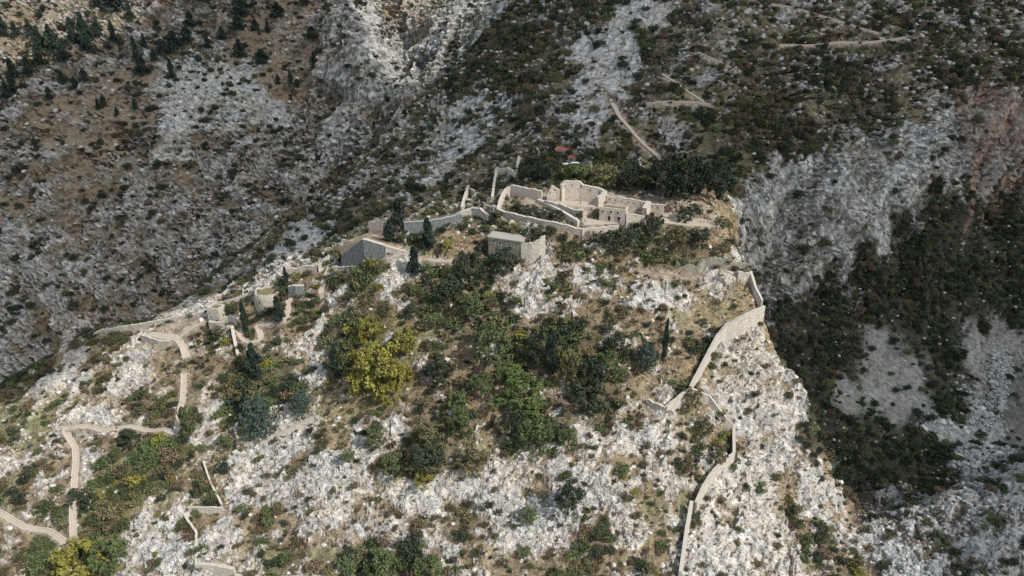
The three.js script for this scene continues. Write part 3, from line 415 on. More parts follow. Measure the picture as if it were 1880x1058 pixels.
// walls behind the fort and on the lower slope
wall('narrow pale wall rising behind the battlements', [[848, 388, 2.4], [855, 365, 2.6], [860, 350, 2.8]], 1.2);
wall('zigzag pale wall on the knoll left of the fort', [[860, 350, 2], [875, 358, 1.6], [890, 370, 1.4], [903, 369, 1.8]], 1.0);
wall('bent pale wall behind the fort entrance', [[904, 370, 2.4], [908, 340, 2.8], [912, 320, 3], [930, 316, 2.6], [946, 323, 2]], 1.1);
wall('isolated upright pale wall behind the fort', [[949, 322, 2.6], [951, 308, 3], [953, 297, 3]], 1.2);
wall('farthest pale wall near the red roofed house', [[986, 278, 2], [991, 288, 2], [996, 299, 2]], .9);
wall('upper wall of the stepped terrace beside the broad cedar', [[502, 805, 2.2], [530, 796, 2.4], [556, 783, 2.4], [577, 774, 3]], 1.1, { ruin: .3 });
wall('square lower wall of the stepped terrace by the cedar', [[477, 817, 2.6], [500, 812, 2.6], [503, 804, 2.4]], 1.1, { ruin: .2 });
wall('curved low wall round the grass terrace', [[436, 778, .7], [431, 790, .9], [434, 804, 1], [450, 817, 1.2], [476, 817, 1.6]], .7);
wall('thin field wall slanting down the sunlit slope', [[374, 850, .9], [382, 875, .9], [390, 895, .9], [407, 928, .9]], .6);
wall('thin level field wall under the slanting one', [[345, 935, .8], [375, 934, .8], [408, 935, .8]], .6);
wall('bent field wall leading to the bottom edge', [[331, 936, .9], [345, 958, .9], [361, 980, 1], [361, 1040, 1.2]], .7);
wall('thick pale terrace wall at the bottom edge', [[361, 1046, 3], [395, 1048, 3], [432, 1054, 2.6]], 1.2, { ruin: .3 });
wall('long low wall along the bottom edge of the slope', [[432, 1062, 1.6], [500, 1066, 1.4], [600, 1064, 1.4]], 1.0, { ruin: .3 });

// ------------------------------------------------------------------ bastions and buildings
{ // scarp bastion: tall wedge with two streaked faces
  const A = at(631, 490), B = at(672, 487), C = at(709, 475), D = at(746, 467), o = B.clone(), y = B.y;
  const g = thing('scarp_bastion', 'tall wedge shaped bastion with two rain streaked faces on the crest', 'bastion', o);
  const face = (name, P, Q, hp, hq, mat) => { const s = wallSamples([{ p: P, h: hp }, { p: Q, h: hq }]); part(name, wallGeometry(s, 1.6, o, p => p.y - 3, p => p.top + .2 * noise(p.x, p.z)), mat, g); part('coping', wallGeometry(s, 1.8, o, p => p.top + .2 * noise(p.x, p.z) - .05, p => p.top + .2 * noise(p.x, p.z) + .2), M.cap, g); };
  face('streaked_face', A, B, 6.2, 13, M.streak); face('plain_face', B, C, 13, 6.6, M.streak); face('low_face', C, D, 6.4, 1.4, M.grey);
  const back = at(676, 432), geo = new THREE.BufferGeometry(), v = []; // earth fill behind the faces
  const P = [[A.x, A.y + 5.6, A.z], [B.x, B.y + 12.4, B.z], [C.x, C.y + 6, C.z], [D.x, D.y + 1, D.z], [back.x + 16, back.y, back.z - 2], [back.x, back.y + .4, back.z], [back.x - 16, back.y - 6, back.z + 1]];
  for (const [a, b, c] of [[0, 1, 6], [1, 5, 6], [1, 2, 5], [2, 4, 5], [2, 3, 4]]) for (const k of [a, b, c]) v.push(P[k][0] - o.x, P[k][1] - o.y, P[k][2] - o.z);
  geo.setAttribute('position', new THREE.Float32BufferAttribute(v, 3)); geo.setAttribute('uv', new THREE.Float32BufferAttribute(v.filter((_, i) => i % 3 !== 1).map(t => t / 6), 2)); geo.computeVertexNormals(); part('earth_fill', geo, M.soil, g);
}
function roundBastion(label, u, v, r, h, mat) {
  const c = at(u, v); c.z -= r; const y = land(c.x, c.z + r), g = thing('round_bastion', label, 'bastion', new THREE.Vector3(c.x, y, c.z)), prof = [[r * 1.16, -4], [r * 1.08, h * .5], [r, h], [r - .9, h], [r - .95, h - 1.1]].map(p => new THREE.Vector2(...p));
  const geo = new THREE.LatheGeometry(prof, 40), P = geo.attributes.position; for (let i = 0; i < P.count; i++) if (P.getY(i) > h * .4) P.setY(i, P.getY(i) + 1.8 * fbm(P.getX(i) * .35, P.getZ(i) * .35, 3)); const U = geo.attributes.uv; for (let i = 0; i < U.count; i++) U.setXY(i, U.getX(i) * r * 1.25, P.getY(i) / 5); geo.computeVertexNormals(); part('drum', geo, mat, g);
  const f = new THREE.CylinderGeometry(r - .9, r - .9, .6, 32); f.translate(0, h - 1.3, 0); part('earth_fill', f, M.turf, g); return g;
}
roundBastion('round stone bastion with a grassy top on the crest', 487, 570, 6, 7.2, M.grey);
const { Brush, Evaluator, SUBTRACTION } = await import('three-bvh-csg');
const csg = new Evaluator(); csg.attributes = ['position', 'normal', 'uv']; csg.useGroups = false;
function building(label, A, B, depth, h, openings, o = {}) {
  const dx = B.x - A.x, dz = B.z - A.z, L = Math.hypot(dx, dz), g = thing(o.name || 'ruined_building', label, 'building', A.clone()); g.rotation.y = Math.atan2(-dz, dx);
  const box = (w, hh, d, x, y, z) => { const b = new Brush(new THREE.BoxGeometry(w, hh, d)); b.position.set(x, y, z); b.updateMatrixWorld(); return b; };
  let body = box(L, h + 6, depth, L / 2, h / 2 - 3, -depth / 2);
  body = csg.evaluate(body, box(L - 1.4, h + 2, depth - 1.4, L / 2, h / 2 + 1.6, -depth / 2), SUBTRACTION);
  for (const [x, y, w, hh, side] of openings) body = csg.evaluate(body, side ? box(3, hh, w, 0, y, -x) : box(w, hh, 2.4, x, y, 0), SUBTRACTION);
  body.geometry.applyMatrix4(body.matrixWorld); const P = body.geometry.attributes.position, U = body.geometry.attributes.uv, Nn = body.geometry.attributes.normal; for (let i = 0; i < P.count; i++) U.setXY(i, (Math.abs(Nn.getX(i)) > .5 ? P.getZ(i) : P.getX(i)) / 5, (Math.abs(Nn.getY(i)) > .5 ? P.getZ(i) : P.getY(i)) / 5);
  part('masonry', body.geometry, o.mat || M.grey, g);
  for (const [x, y, w, hh, side] of openings) if (!side) { // stone surround of each opening, the sill its own piece
    const bar = (bw, bh, bx, by) => { const q = new THREE.BoxGeometry(bw, bh, .34); q.translate(bx, by, .0); return q; };
    const f = part(hh > 2 ? 'doorway' : 'window', mergeGeometries([bar(w + .36, .18, x, y + hh / 2 + .09), bar(.18, hh, x - w / 2 - .09, y), bar(.18, hh, x + w / 2 + .09, y)]), M.cap, g);
    const s = new THREE.BoxGeometry(w + .4, .16, .44); s.translate(x, y - hh / 2 - .08, .04); part(hh > 2 ? 'threshold' : 'sill', s, M.cap, f);
  }
  if (o.terrace) { const r = new THREE.BoxGeometry(L - 1.3, .3, depth - 1.3); r.translate(L / 2, h - .9, -depth / 2); part('terrace_floor', r, M.turf, g); }
  if (o.roof) { const r = new THREE.BoxGeometry(L + .8, .45, depth + .8); r.translate(L / 2, 0, -depth / 2); r.rotateX(.04); r.translate(0, h + .1, 0); part('roof_slab', r, M.slab, g); }
  if (o.gable) { const s = new THREE.Shape([new THREE.Vector2(-.4, 0), new THREE.Vector2(depth / 2, depth * .3), new THREE.Vector2(depth + .4, 0)]), r = new THREE.ExtrudeGeometry(s, { depth: L + .6, bevelEnabled: false }); r.rotateY(Math.PI / 2); r.translate(-.3, h + .02, 0); part('roof', r, M.roof, g); }
  return g;
}
const lift = (p, d) => { p.y = d; return p; };
{ const A = at(897, 468), B = at(957, 474); B.y = A.y; building('grey ruined two storey barrack with a flat slab roof below the fort', A, B, 6, 8.6, [[2.6, 6.9, 1, 1.1], [5.6, 6.4, 1, 1.5], [5.7, 3.2, .9, 1.6], [8.8, 6.2, .9, 1], [11.6, 6.2, .9, .9]], { roof: true, mat: M.mossy });
  wall('curved ruined wall attached to the grey barrack', [[957, 472, 6], [975, 470, 6.4], [990, 466, 7], [1000, 460, 7]], 1.1, { mat: M.pale, ruin: .7 }); }
{ const A = at(1100, 403), B = at(1147, 417), C = at(1182, 411); B.y = A.y; building('two storey pinkish facade building inside the fort', A, B, 5, 6, [[1.6, 4, .8, 1.2], [4.6, 1.1, 1.2, 2.2], [5.2, 4.2, .8, 1.3], [8.4, 4.2, .8, 1.3], [9, 1.2, 1.4, 2.4]], { mat: M.warm, name: 'fort_facade', terrace: true });
  wall('continuing facade wall half hidden by shrubs', [[1148, 416, 5.6], [1166, 414, 5], [1183, 412, 4.4]], 1, { mat: M.warm, ruin: .4 }); }
{ const A = at(383, 588), B = at(404, 590); B.y = A.y; building('pale square watchtower with two small dark windows on the crest', A, B, 5, 6.6, [[1.8, 4.4, .7, .9], [2.2, 2.1, .8, 1]], { mat: M.pale, name: 'watchtower', terrace: true }); }
{ const A = at(1019, 284), B = at(1040, 286); B.y = A.y; building('small cottage with a red tiled gable roof behind the fort', A, B, 5, 2.6, [[1.6, 1.4, .8, 1], [4, 1.2, .9, 2]], { mat: M.pale, gable: true, name: 'cottage' }); }
{ const A = at(1043, 296), B = at(1056, 299); B.y = A.y; building('low shed with a dark red roof below the cottage', A, B, 3.6, 1.8, [[1.6, .9, .8, 1.6]], { mat: M.grey, gable: true, name: 'shed' }); }
function awning(label, u, v, w, d) { const p = at(u, v), g = thing('canvas_awning', label, 'awning', p), s = new THREE.PlaneGeometry(w, d, 8, 4); const P = s.attributes.position; for (let i = 0; i < P.count; i++) P.setZ(i, .35 * (1 - (2 * P.getX(i) / w) ** 2) + .1 * noise(P.getX(i), P.getY(i))); s.rotateX(-Math.PI / 2); s.translate(0, 2.1, 0); s.computeVertexNormals(); part('canvas', s, M.canvas, g); for (const a of [-1, 1]) for (const b of [-1, 1]) { const q = new THREE.CylinderGeometry(.05, .05, 2.6, 6); q.translate(a * (w / 2 - .15), .85, b * (d / 2 - .15)); part('pole', q, M.wood, g); } return g; }
awning('white canvas awning nearest the fort in front of the cottage', 1039, 309, 3.2, 2.8); awning('long white canvas awning right of the cottage yard', 1055, 307, 4.6, 2.4);

// ------------------------------------------------------------------ foliage geometry
function leafMesh(n, sampler, size, seed, flat = 0) { // many small leaf sprays spread through a volume; colour varies from spray to spray
  const r = rng(seed), pos = new Float32Array(n * 18), col = new Float32Array(n * 18), nor = new Float32Array(n * 18), a = new THREE.Vector3(), b = new THREE.Vector3(), d = new THREE.Vector3(), c = new THREE.Vector3(); let q = 0;
  for (let i = 0; i < n; i++) {
    const s = sampler(r); c.set(s[0], s[1], s[2]); d.set(r() - .5, (r() - .5) * (1 - flat), r() - .5).normalize(); a.set(r() - .5, (r() - .5) * (1 - flat), r() - .5).cross(d).normalize(); b.copy(a).cross(d).normalize();
    const k = size * (.6 + .8 * r()), v = .72 + .56 * r(), cr = v * (1 + .12 * (r() - .5)), cb = v * (1 + .2 * (r() - .5)), nx = s[3] ?? 0, ny = s[4] ?? 1, nz = s[5] ?? 0;
    const p = [c.clone().addScaledVector(a, -k), c.clone().addScaledVector(b, -k * .7), c.clone().addScaledVector(a, k), c.clone().addScaledVector(b, k * .7)];
    for (const m of [0, 1, 2, 0, 2, 3]) { p[m].toArray(pos, q); col[q] = cr; col[q + 1] = v; col[q + 2] = cb; const l = Math.hypot(nx, ny, nz) || 1; nor[q] = nx / l; nor[q + 1] = ny / l; nor[q + 2] = nz / l; q += 3; }
  }
  const g = new THREE.BufferGeometry(); g.setAttribute('position', new THREE.BufferAttribute(pos, 3)); g.setAttribute('color', new THREE.BufferAttribute(col, 3)); g.computeVertexNormals(); return g;
}
function lumps(seed, n, fn) { const r = rng(seed); return Array.from({ length: n }, (_, i) => fn(r, i)); }
const onLump = (L) => (r) => { const l = L[Math.floor(r() * L.length)], th = r() * 6.2832, cz = r() * 2 - 1, s = Math.sqrt(1 - cz * cz), k = Math.pow(.35 + .65 * r(), .6); return [l[0] + l[3] * s * Math.cos(th) * k, l[1] + l[4] * cz * k, l[2] + l[3] * s * Math.sin(th) * k]; };
const shrubGeo = [0, 1, 2, 3, 4, 5].map(k => leafMesh(420, onLump(lumps(300 + k, 9, (r, i) => { const a = r() * 6.28, d = i ? .25 + .4 * r() : 0, w = .34 + .2 * r(); return [Math.cos(a) * d, .3 + .32 * r(), Math.sin(a) * d, w, w * (.7 + .3 * r())]; })), .105, 400 + k));
const broadGeo = [0, 1, 2, 3].map(k => leafMesh(2600, onLump(lumps(500 + k, 46, (r, i) => { const a = r() * 6.28, y = .22 + .66 * r(), lim = .42 * Math.sqrt(Math.max(.05, 1 - ((y - .5) / .5) ** 2)), d = lim * Math.pow(r(), .38) * (.75 + .5 * r()), w = .05 + .085 * r(); return [Math.cos(a) * d, y, Math.sin(a) * d, w, w * .8]; })), .028, 520 + k));
const cypressGeo = [0, 1].map(k => leafMesh(1100, r => { const y = Math.pow(r(), .8), w = .5 * Math.min(1, Math.pow(y, .35) * 1.2) * Math.pow(1 - y, .55) * 1.25, a = r() * 6.28, d = w * (.55 + .45 * r()) * (.9 + .25 * Math.sin(a * 3 + y * 17 + k)); return [Math.cos(a) * d, .03 + .97 * y, Math.sin(a) * d]; }, .06, 600 + k));
const coniferGeo = [0, 1, 2].map(k => { const tiers = 9; return leafMesh(1700, r => { const t = Math.floor(r() * tiers), y = .06 + .92 * (t + .75 * r()) / tiers, lim = .5 * Math.pow(1 - y, .75) + .03, a0 = Math.floor(r() * 7) / 7 * 6.28 + t * 1.3 + k, a = a0 + (r() - .5) * .62, d = lim * Math.sqrt(r()) * (.75 + .35 * Math.sin(t * 5.1 + a0 * 2 + k)); return [Math.cos(a) * d, y - .09 * d, Math.sin(a) * d]; }, .045, 640 + k, .3); });
const cedarGeo = [0, 1].map(k => { const tiers = 8; return leafMesh(1700, r => { const t = Math.floor(r() * tiers), y = .08 + .88 * (t + .3 * r()) / tiers, lim = .5 * Math.pow(Math.max(0, 1 - Math.pow(Math.abs(y - .3) / .72, 2.2)), .6) + .04, a0 = Math.floor(r() * 8) / 8 * 6.28 + t * .9 + k, a = a0 + (r() - .5) * .7, d = lim * Math.sqrt(r()) * (.82 + .22 * Math.sin(t * 3.1 + a0 * 3 + k)); return [Math.cos(a) * d, y - .05 * d, Math.sin(a) * d]; }, .034, 660 + k, .4); });
const trunkGeo = (() => { const g = new THREE.CylinderGeometry(.012, .03, 1, 7); g.translate(0, .5, 0); const limbs = [g]; for (let i = 0; i < 5; i++) { const l = new THREE.CylinderGeometry(.006, .012, .4, 5); l.translate(0, .2, 0); l.rotateZ(.8); l.rotateY(i * 1.3); l.translate(0, .25 + i * .08, 0); limbs.push(l); } return mergeGeometries(limbs); })();
const tone = (r, g, b) => new THREE.MeshStandardMaterial({ color: new THREE.Color(r, g, b), vertexColors: true, roughness: .85, side: THREE.DoubleSide });
const F = { dark: tone(.048, .064, .036), green: tone(.108, .14, .054), olive: tone(.165, .152, .074), russet: tone(.18, .132, .082), yellow: tone(.235, .222, .046), teal: tone(.085, .125, .105), cypress: tone(.030, .052, .030), gloom: tone(.026, .036, .022), pine: tone(.026, .046, .034), blue: tone(.065, .10, .078), bright: tone(.12, .17, .05) };
const FK = ['dark', 'green', 'olive', 'russet', 'yellow', 'teal'];
const sizeOf = (p, px) => px * p.distanceTo(EYE) / FOCAL;
const occupied = [];
function tree(kind, label, u, v, hpx, wpx, toneName, group) {
  const p = at(u, v); p.y = standY(p.x, p.z); const h = sizeOf(p, hpx) * 1.12, w = sizeOf(p, wpx);
  const g = thing({ cypress: 'cypress_tree', conifer: 'pine_tree', cedar: 'cedar_tree', broad: 'broadleaf_tree' }[kind], label, 'tree', p, group);
  const G = { cypress: cypressGeo, conifer: coniferGeo, cedar: cedarGeo, broad: broadGeo }[kind];
  const t = part('trunk', trunkGeo, M.bark, g); t.scale.set(h * .8, h * (kind === 'broad' ? .75 : .9), h * .8); t.position.y = -.4;
  const c = part('crown', G[Math.floor(R() * G.length)], F[toneName], g); const sq = .85 + .3 * R(); c.scale.set(w * sq, h, w / sq); c.position.y = kind === 'broad' ? -.12 * h : 0; c.rotation.y = R() * 6.28;
  occupied.push([p.x, p.z, w * .42]); return g;
}
// ------------------------------------------------------------------ trees that can be told apart
tree('cypress', 'broad cypress among dark trees in the middle of the slope', 1010, 685, 85, 26, 'cypress');
tree('cypress', 'slim lone cypress standing near the curtain wall', 1219, 656, 76, 13, 'cypress');
tree('cypress', 'tall cypress beside the pale watchtower', 452, 608, 56, 15, 'cypress');
tree('cypress', 'cypress left of the big yellow tree', 618, 690, 62, 20, 'cypress');
tree('conifer', 'rounded dark conifer below the hairpin path', 470, 691, 60, 40, 'pine'); tree('cedar', 'broad blue green cedar on the grass terrace', 478, 802, 70, 64, 'blue'); tree('cedar', 'round blue green conifer left of the slim cypress', 1186, 673, 52, 46, 'blue');
tree('conifer', 'upper one of the twin pines at the battlements', 733, 418, 46, 44, 'pine'); tree('conifer', 'lower one of the twin pines at the battlements', 716, 442, 40, 34, 'pine'); tree('conifer', 'pine before the dark face of the battlemented wall', 786, 456, 54, 40, 'pine'); tree('conifer', 'pine left of the picnic terrace', 762, 503, 50, 36, 'pine');
tree('conifer', 'pine beside the straight path under the round bastion', 513, 590, 46, 28, 'pine'); tree('conifer', 'small pine behind the round bastion', 526, 520, 30, 18, 'pine'); tree('cedar', 'grey green pine right of the broad cedar', 556, 757, 40, 40, 'blue'); tree('conifer', 'dark pine behind the broad cedar', 455, 765, 42, 30, 'pine');
tree('broad', 'big yellow green tree, the brightest on the slope', 704, 716, 96, 96, 'yellow'); tree('broad', 'yellow green tree on the left flank of the big yellow one', 668, 726, 62, 56, 'yellow'); tree('broad', 'small yellow green tree at the foot of the big yellow one', 716, 742, 46, 50, 'yellow'); tree('broad', 'yellow green tree on the right flank of the big yellow one', 738, 706, 52, 48, 'yellow'); tree('broad', 'yellow green tree above the big yellow one', 682, 628, 54, 48, 'yellow'); tree('broad', 'olive yellow tree right above the big yellow one', 748, 645, 50, 56, 'yellow');
for (const [u, v, h, w, k, l] of [[898, 668, 76, 74, 'green', 'wide feathery green tree left of the broad cypress'], [1085, 712, 66, 60, 'dark', 'dark tree right of the olive one in mid slope'], [1112, 690, 58, 48, 'green', 'green tree above the dark one in mid slope'], [1050, 700, 74, 46, 'olive', 'olive green tree right of the broad cypress'], [1072, 752, 62, 84, 'dark', 'wide dark tree under the olive green one'], [985, 670, 66, 50, 'dark', 'dark tree half behind the broad cypress'], [1128, 648, 48, 44, 'dark', 'dark tree topping the mid slope grove'],
  [814, 705, 56, 52, 'dark', 'dark round tree right of the big yellow tree'], [884, 728, 56, 48, 'green', 'tree above a small red leaved bush'], [930, 705, 44, 40, 'green', 'green tree beside the vine covered hollow'], [977, 830, 80, 62, 'green', 'tall bushy green tree in the lower middle'], [944, 795, 58, 50, 'dark', 'dark tree left of the tall bushy one'], [1002, 812, 54, 44, 'green', 'green tree right of the tall bushy one'], [1043, 818, 42, 44, 'green', 'round green tree apart from the tall bushy one'],
  [788, 868, 62, 68, 'dark', 'dark green tree above a small yellow one'], [792, 828, 60, 58, 'olive', 'olive tree crowning the lower left grove'], [846, 806, 66, 52, 'green', 'green tree in the lower grove beside the grassy hollow'], [868, 868, 56, 62, 'olive', 'olive green tree at the foot of the grassy hollow'], [838, 762, 54, 44, 'green', 'green tree uphill of the lower grove'], [724, 878, 54, 42, 'green', 'upright green tree left of the lower grove'], [692, 826, 48, 42, 'green', 'small green tree among tan grass left of the grove'], [780, 895, 30, 42, 'yellow', 'small bright yellow tree at the foot of the grove'],
  [968, 958, 24, 40, 'green', 'low round green tree alone on pale rock'], [1043, 945, 62, 56, 'dark', 'dark grey green tree on the pale lower slope'], [641, 860, 30, 28, 'green', 'small green tree alone on the left pale rock'], [1141, 698, 28, 30, 'green', 'small round tree on the rock edge of the grove'], [1290, 796, 40, 40, 'olive', 'olive bush tree inside the wall fork'], [1315, 852, 40, 36, 'olive', 'olive tree in the shade of the edge on wall'], [1272, 742, 34, 36, 'olive', 'grey olive tree right below the wall fork'],
  [1200, 432, 52, 40, 'dark', 'tall dark tree before the fort facade'], [1240, 452, 46, 46, 'olive', 'olive tree below the fort far terrace'], [1282, 452, 40, 48, 'dark', 'dark tree below the fort tip'], [1150, 452, 40, 60, 'dark', 'dark tree below the fort facade'], [1112, 452, 34, 54, 'dark', 'dark tree below the gun openings'], [1095, 396, 20, 16, 'green', 'small tree in the fort lower courtyard'], [1063, 402, 20, 16, 'dark', 'small spiky tree by the grey retaining wall'], [1256, 408, 22, 32, 'dark', 'dark bush tree on the fort far terrace'], [1330, 464, 22, 26, 'olive', 'bush tree on the overgrown scarp'], [1325, 422, 26, 30, 'olive', 'bush tree at the fort tip'],
  [930, 508, 56, 54, 'dark', 'dark tree before the grey barrack'], [862, 530, 82, 62, 'dark', 'large dark tree left below the grey barrack'], [825, 560, 66, 60, 'dark', 'dark tree under the large one in the upper grove'], [870, 585, 60, 54, 'green', 'green tree in the upper grove'], [822, 464, 22, 26, 'yellow', 'small lime green tree on the picnic terrace'], [940, 432, 26, 44, 'olive', 'olive tree above the barrack roof'], [972, 436, 24, 40, 'dark', 'dark tree behind the barrack roof end'], [948, 384, 22, 30, 'dark', 'first dark hedge tree in the fort ditch'], [972, 390, 22, 34, 'dark', 'second dark hedge tree in the fort ditch'], [998, 398, 24, 34, 'dark', 'third dark hedge tree in the fort ditch'], [1022, 404, 22, 30, 'dark', 'last dark hedge tree in the fort ditch'], [1012, 434, 18, 24, 'dark', 'dark round bush under the fort parapet'],
  [1060, 334, 40, 58, 'green', 'green tree behind the highest back wall'], [1108, 342, 42, 58, 'olive', 'olive tree behind the corner of the high wall'], [1005, 330, 38, 48, 'dark', 'dark tree behind the broken wall stump'], [965, 330, 30, 36, 'dark', 'dark tree behind the left back wall'], [1158, 352, 58, 56, 'gloom', 'dark tree behind the loopholed wall'], [1212, 360, 82, 72, 'gloom', 'big dark tree behind the end of the loopholed wall'], [1254, 362, 92, 80, 'gloom', 'biggest dark tree in the wood behind the fort'], [1298, 366, 80, 66, 'gloom', 'dark tree at the far side of the wood'], [1328, 352, 54, 48, 'gloom', 'outermost dark tree of the wood behind the fort'], [1086, 298, 24, 34, 'dark', 'dark tree right of the cottage'], [1012, 280, 26, 20, 'dark', 'dark tree left of the cottage'], [1044, 290, 20, 18, 'dark', 'dark tree between cottage and shed'], [1272, 392, 24, 34, 'dark', 'dark hedge tree on the rim of the far terrace'],
  [150, 1052, 50, 80, 'yellow', 'yellow green tree at the bottom left corner'], [205, 1045, 60, 60, 'green', 'green tree right of the corner yellow one'], [142, 920, 26, 26, 'dark', 'dark tree overhanging the zigzag stairway'], [168, 935, 28, 26, 'dark', 'dark tree just right of the stairway tree'], [350, 800, 60, 30, 'green', 'green tree right of the stairway landing'], [240, 815, 34, 34, 'dark', 'dark tree under the level flight of stairs'], [415, 822, 30, 28, 'green', 'green tree left of the curved low wall'], [700, 1060, 60, 70, 'green', 'green tree at the bottom edge left of centre'], [790, 1060, 46, 60, 'green', 'green tree at the bottom edge near centre']]) tree('broad', l, u, v, h, w, k);
tree('broad', 'low bright green vine thicket below the broad cypress', 958, 742, 60, 76, 'bright'); tree('broad', 'fresh green thicket at the foot of the green hollow', 972, 766, 40, 46, 'bright'); tree('broad', 'fresh green bush left of the green hollow', 918, 752, 34, 40, 'bright'); tree('broad', 'vine covered bush at the head of the green hollow', 940, 700, 40, 50, 'bright');
const LANDMARKS = [[395, 580, 'the watchtower'], [487, 545, 'the round bastion'], [671, 470, 'the scarp bastion'], [925, 455, 'the grey barrack'], [1310, 420, 'the fort tip'], [1266, 722, 'the wall fork'], [1219, 645, 'the slim cypress'], [1010, 672, 'the broad cypress'], [700, 690, 'the big yellow tree'], [478, 785, 'the broad cedar'], [322, 797, 'the stairway landing'], [119, 788, 'the stairway bend'], [150, 1040, 'the corner yellow tree'], [390, 892, 'the slanting field wall'], [395, 1048, 'the bottom terrace wall'], [780, 888, 'the small yellow tree'], [977, 805, 'the tall bushy tree'], [968, 948, 'the lone low tree'], [1345, 822, 'the edge on wall'], [1259, 985, 'the lowest wall'], [1395, 592, 'the high wall corner'], [805, 476, 'the picnic terrace'], [1186, 660, 'the blue green conifer'], [1030, 282, 'the cottage'], [1600, 700, 'the scree patch'], [1800, 740, 'the boulder field'], [1500, 545, 'the cliff foot'], [1700, 600, 'the basin terraces'], [1850, 560, 'the upper scree'], [1780, 660, 'the pale gravel fan'], [1560, 620, 'the thin scree streaks'], [1700, 800, 'the dark thicket edge'], [1850, 800, 'the lower boulders'], [1600, 945, 'the spur saddle'], [1800, 875, 'the shaded ridge'], [460, 626, 'the hairpin path'], [728, 405, 'the twin pines'], [220, 640, 'the low crest wall'], [560, 900, 'the pale left rock'], [1450, 780, 'the spur cliff edge'], [1450, 980, 'the lower spur face'], [700, 1040, 'the bottom edge trees'], [1100, 900, 'the pale middle rock'], [1120, 1030, 'the bottom scrub'], [1240, 160, 'the mule tracks'], [1500, 30, 'the high mule track'], [160, 80, 'the densest pines'], [400, 190, 'the bare grey slab'], [520, 120, 'the brown meadow'], [40, 190, 'the lower pine edge'], [380, 12, 'the dark wide pine'], [250, 130, 'the stony gully']].map(([u, v, n]) => [u, v, n, at(u, v)]);
function tellApart(list) { // things that would share a label are told apart by their order from left to right
  const sets = new Map(); for (const o of list) { const l = o.userData.label; (sets.get(l) || sets.set(l, []).get(l)).push(o); }
  for (const [l, set] of sets) if (set.length > 1) { set.sort((a, b) => inFrame(a.position)[0] - inFrame(b.position)[0]); const n = set.length, order = ['second', 'third', 'fourth', 'fifth', 'sixth', 'seventh']; set.forEach((o, i) => { o.userData.label = `${l}, ${i === 0 ? 'leftmost' : i === n - 1 ? 'rightmost' : n === 3 ? 'middle' : (order[i - 1] || 'inner') + ' leftmost'}`; }); }
}
function whereabouts(p) { // the nearest landmark and on which side of it
  let best = null, d = 1e9; for (const l of LANDMARKS) { const q = l[3].distanceTo(p); if (q < d) { d = q; best = l; } }
  const [u, v] = inFrame(p), a = Math.round(Math.atan2(v - best[1], u - best[0]) / (Math.PI / 4)), side = ['right of', 'downhill right of', 'downhill of', 'downhill left of', 'left of', 'uphill left of', 'uphill of', 'uphill right of'][(a + 8) % 8];
  return `${d < 9 ? 'close' : d < 22 ? 'a little' : 'well'} ${side} ${best[2]}`;
}
function inFrame(p) { const c = Math.cos(PITCH), s = Math.sin(PITCH), x = p.x - EYE.x, y = p.y - EYE.y, z = p.z - EYE.z, f = -s * y - c * z, up = c * y - s * z; return [W0 / 2 + FOCAL * x / f, H0 / 2 - FOCAL * up / f]; }
const hillPines = [[162, 96, 60, 30], [140, 92, 40, 22], [216, 28, 44, 46], [190, 22, 36, 32], [60, 78, 26, 18], [76, 92, 34, 20], [30, 70, 24, 18], [75, 122, 36, 20], [55, 140, 30, 20], [25, 142, 30, 20], [100, 100, 40, 26], [120, 112, 36, 26], [210, 78, 36, 16], [240, 36, 24, 18], [182, 70, 28, 18], [262, 136, 28, 34], [252, 112, 40, 14], [320, 92, 30, 34], [345, 80, 26, 26], [300, 104, 26, 22], [352, 60, 24, 24], [375, 16, 40, 60], [442, 24, 40, 34], [510, 30, 26, 34], [470, 60, 22, 20], [438, 62, 22, 36], [440, 96, 30, 30], [480, 108, 26, 34], [492, 60, 18, 14], [535, 162, 26, 12], [546, 168, 20, 14], [580, 148, 34, 20], [512, 162, 18, 12], [572, 70, 22, 30], [384, 98, 22, 16], [316, 142, 32, 16], [268, 96, 24, 12], [28, 178, 30, 22], [18, 190, 26, 24], [158, 158, 22, 16], [115, 150, 26, 20], [138, 160, 18, 14], [285, 118, 20, 16], [408, 70, 20, 16], [560, 20, 26, 20], [8, 66, 30, 20], [190, 190, 16, 12], [94, 190, 20, 16], [248, 200, 18, 12], [183, 208, 18, 12], [60, 256, 18, 12], [215, 210, 16, 10]];
tellApart(hillPines.map(([u, v, h, w]) => tree('conifer', `${h > 32 ? 'tall' : h > 24 ? 'middling' : 'small'} ${w / h > .9 ? 'spreading' : w / h < .6 ? 'slender' : 'cone shaped'} dark pine ${whereabouts(at(u, v))}`, u, v, h * .85, w * 1.05, 'pine', 'pines on the far mountain')));

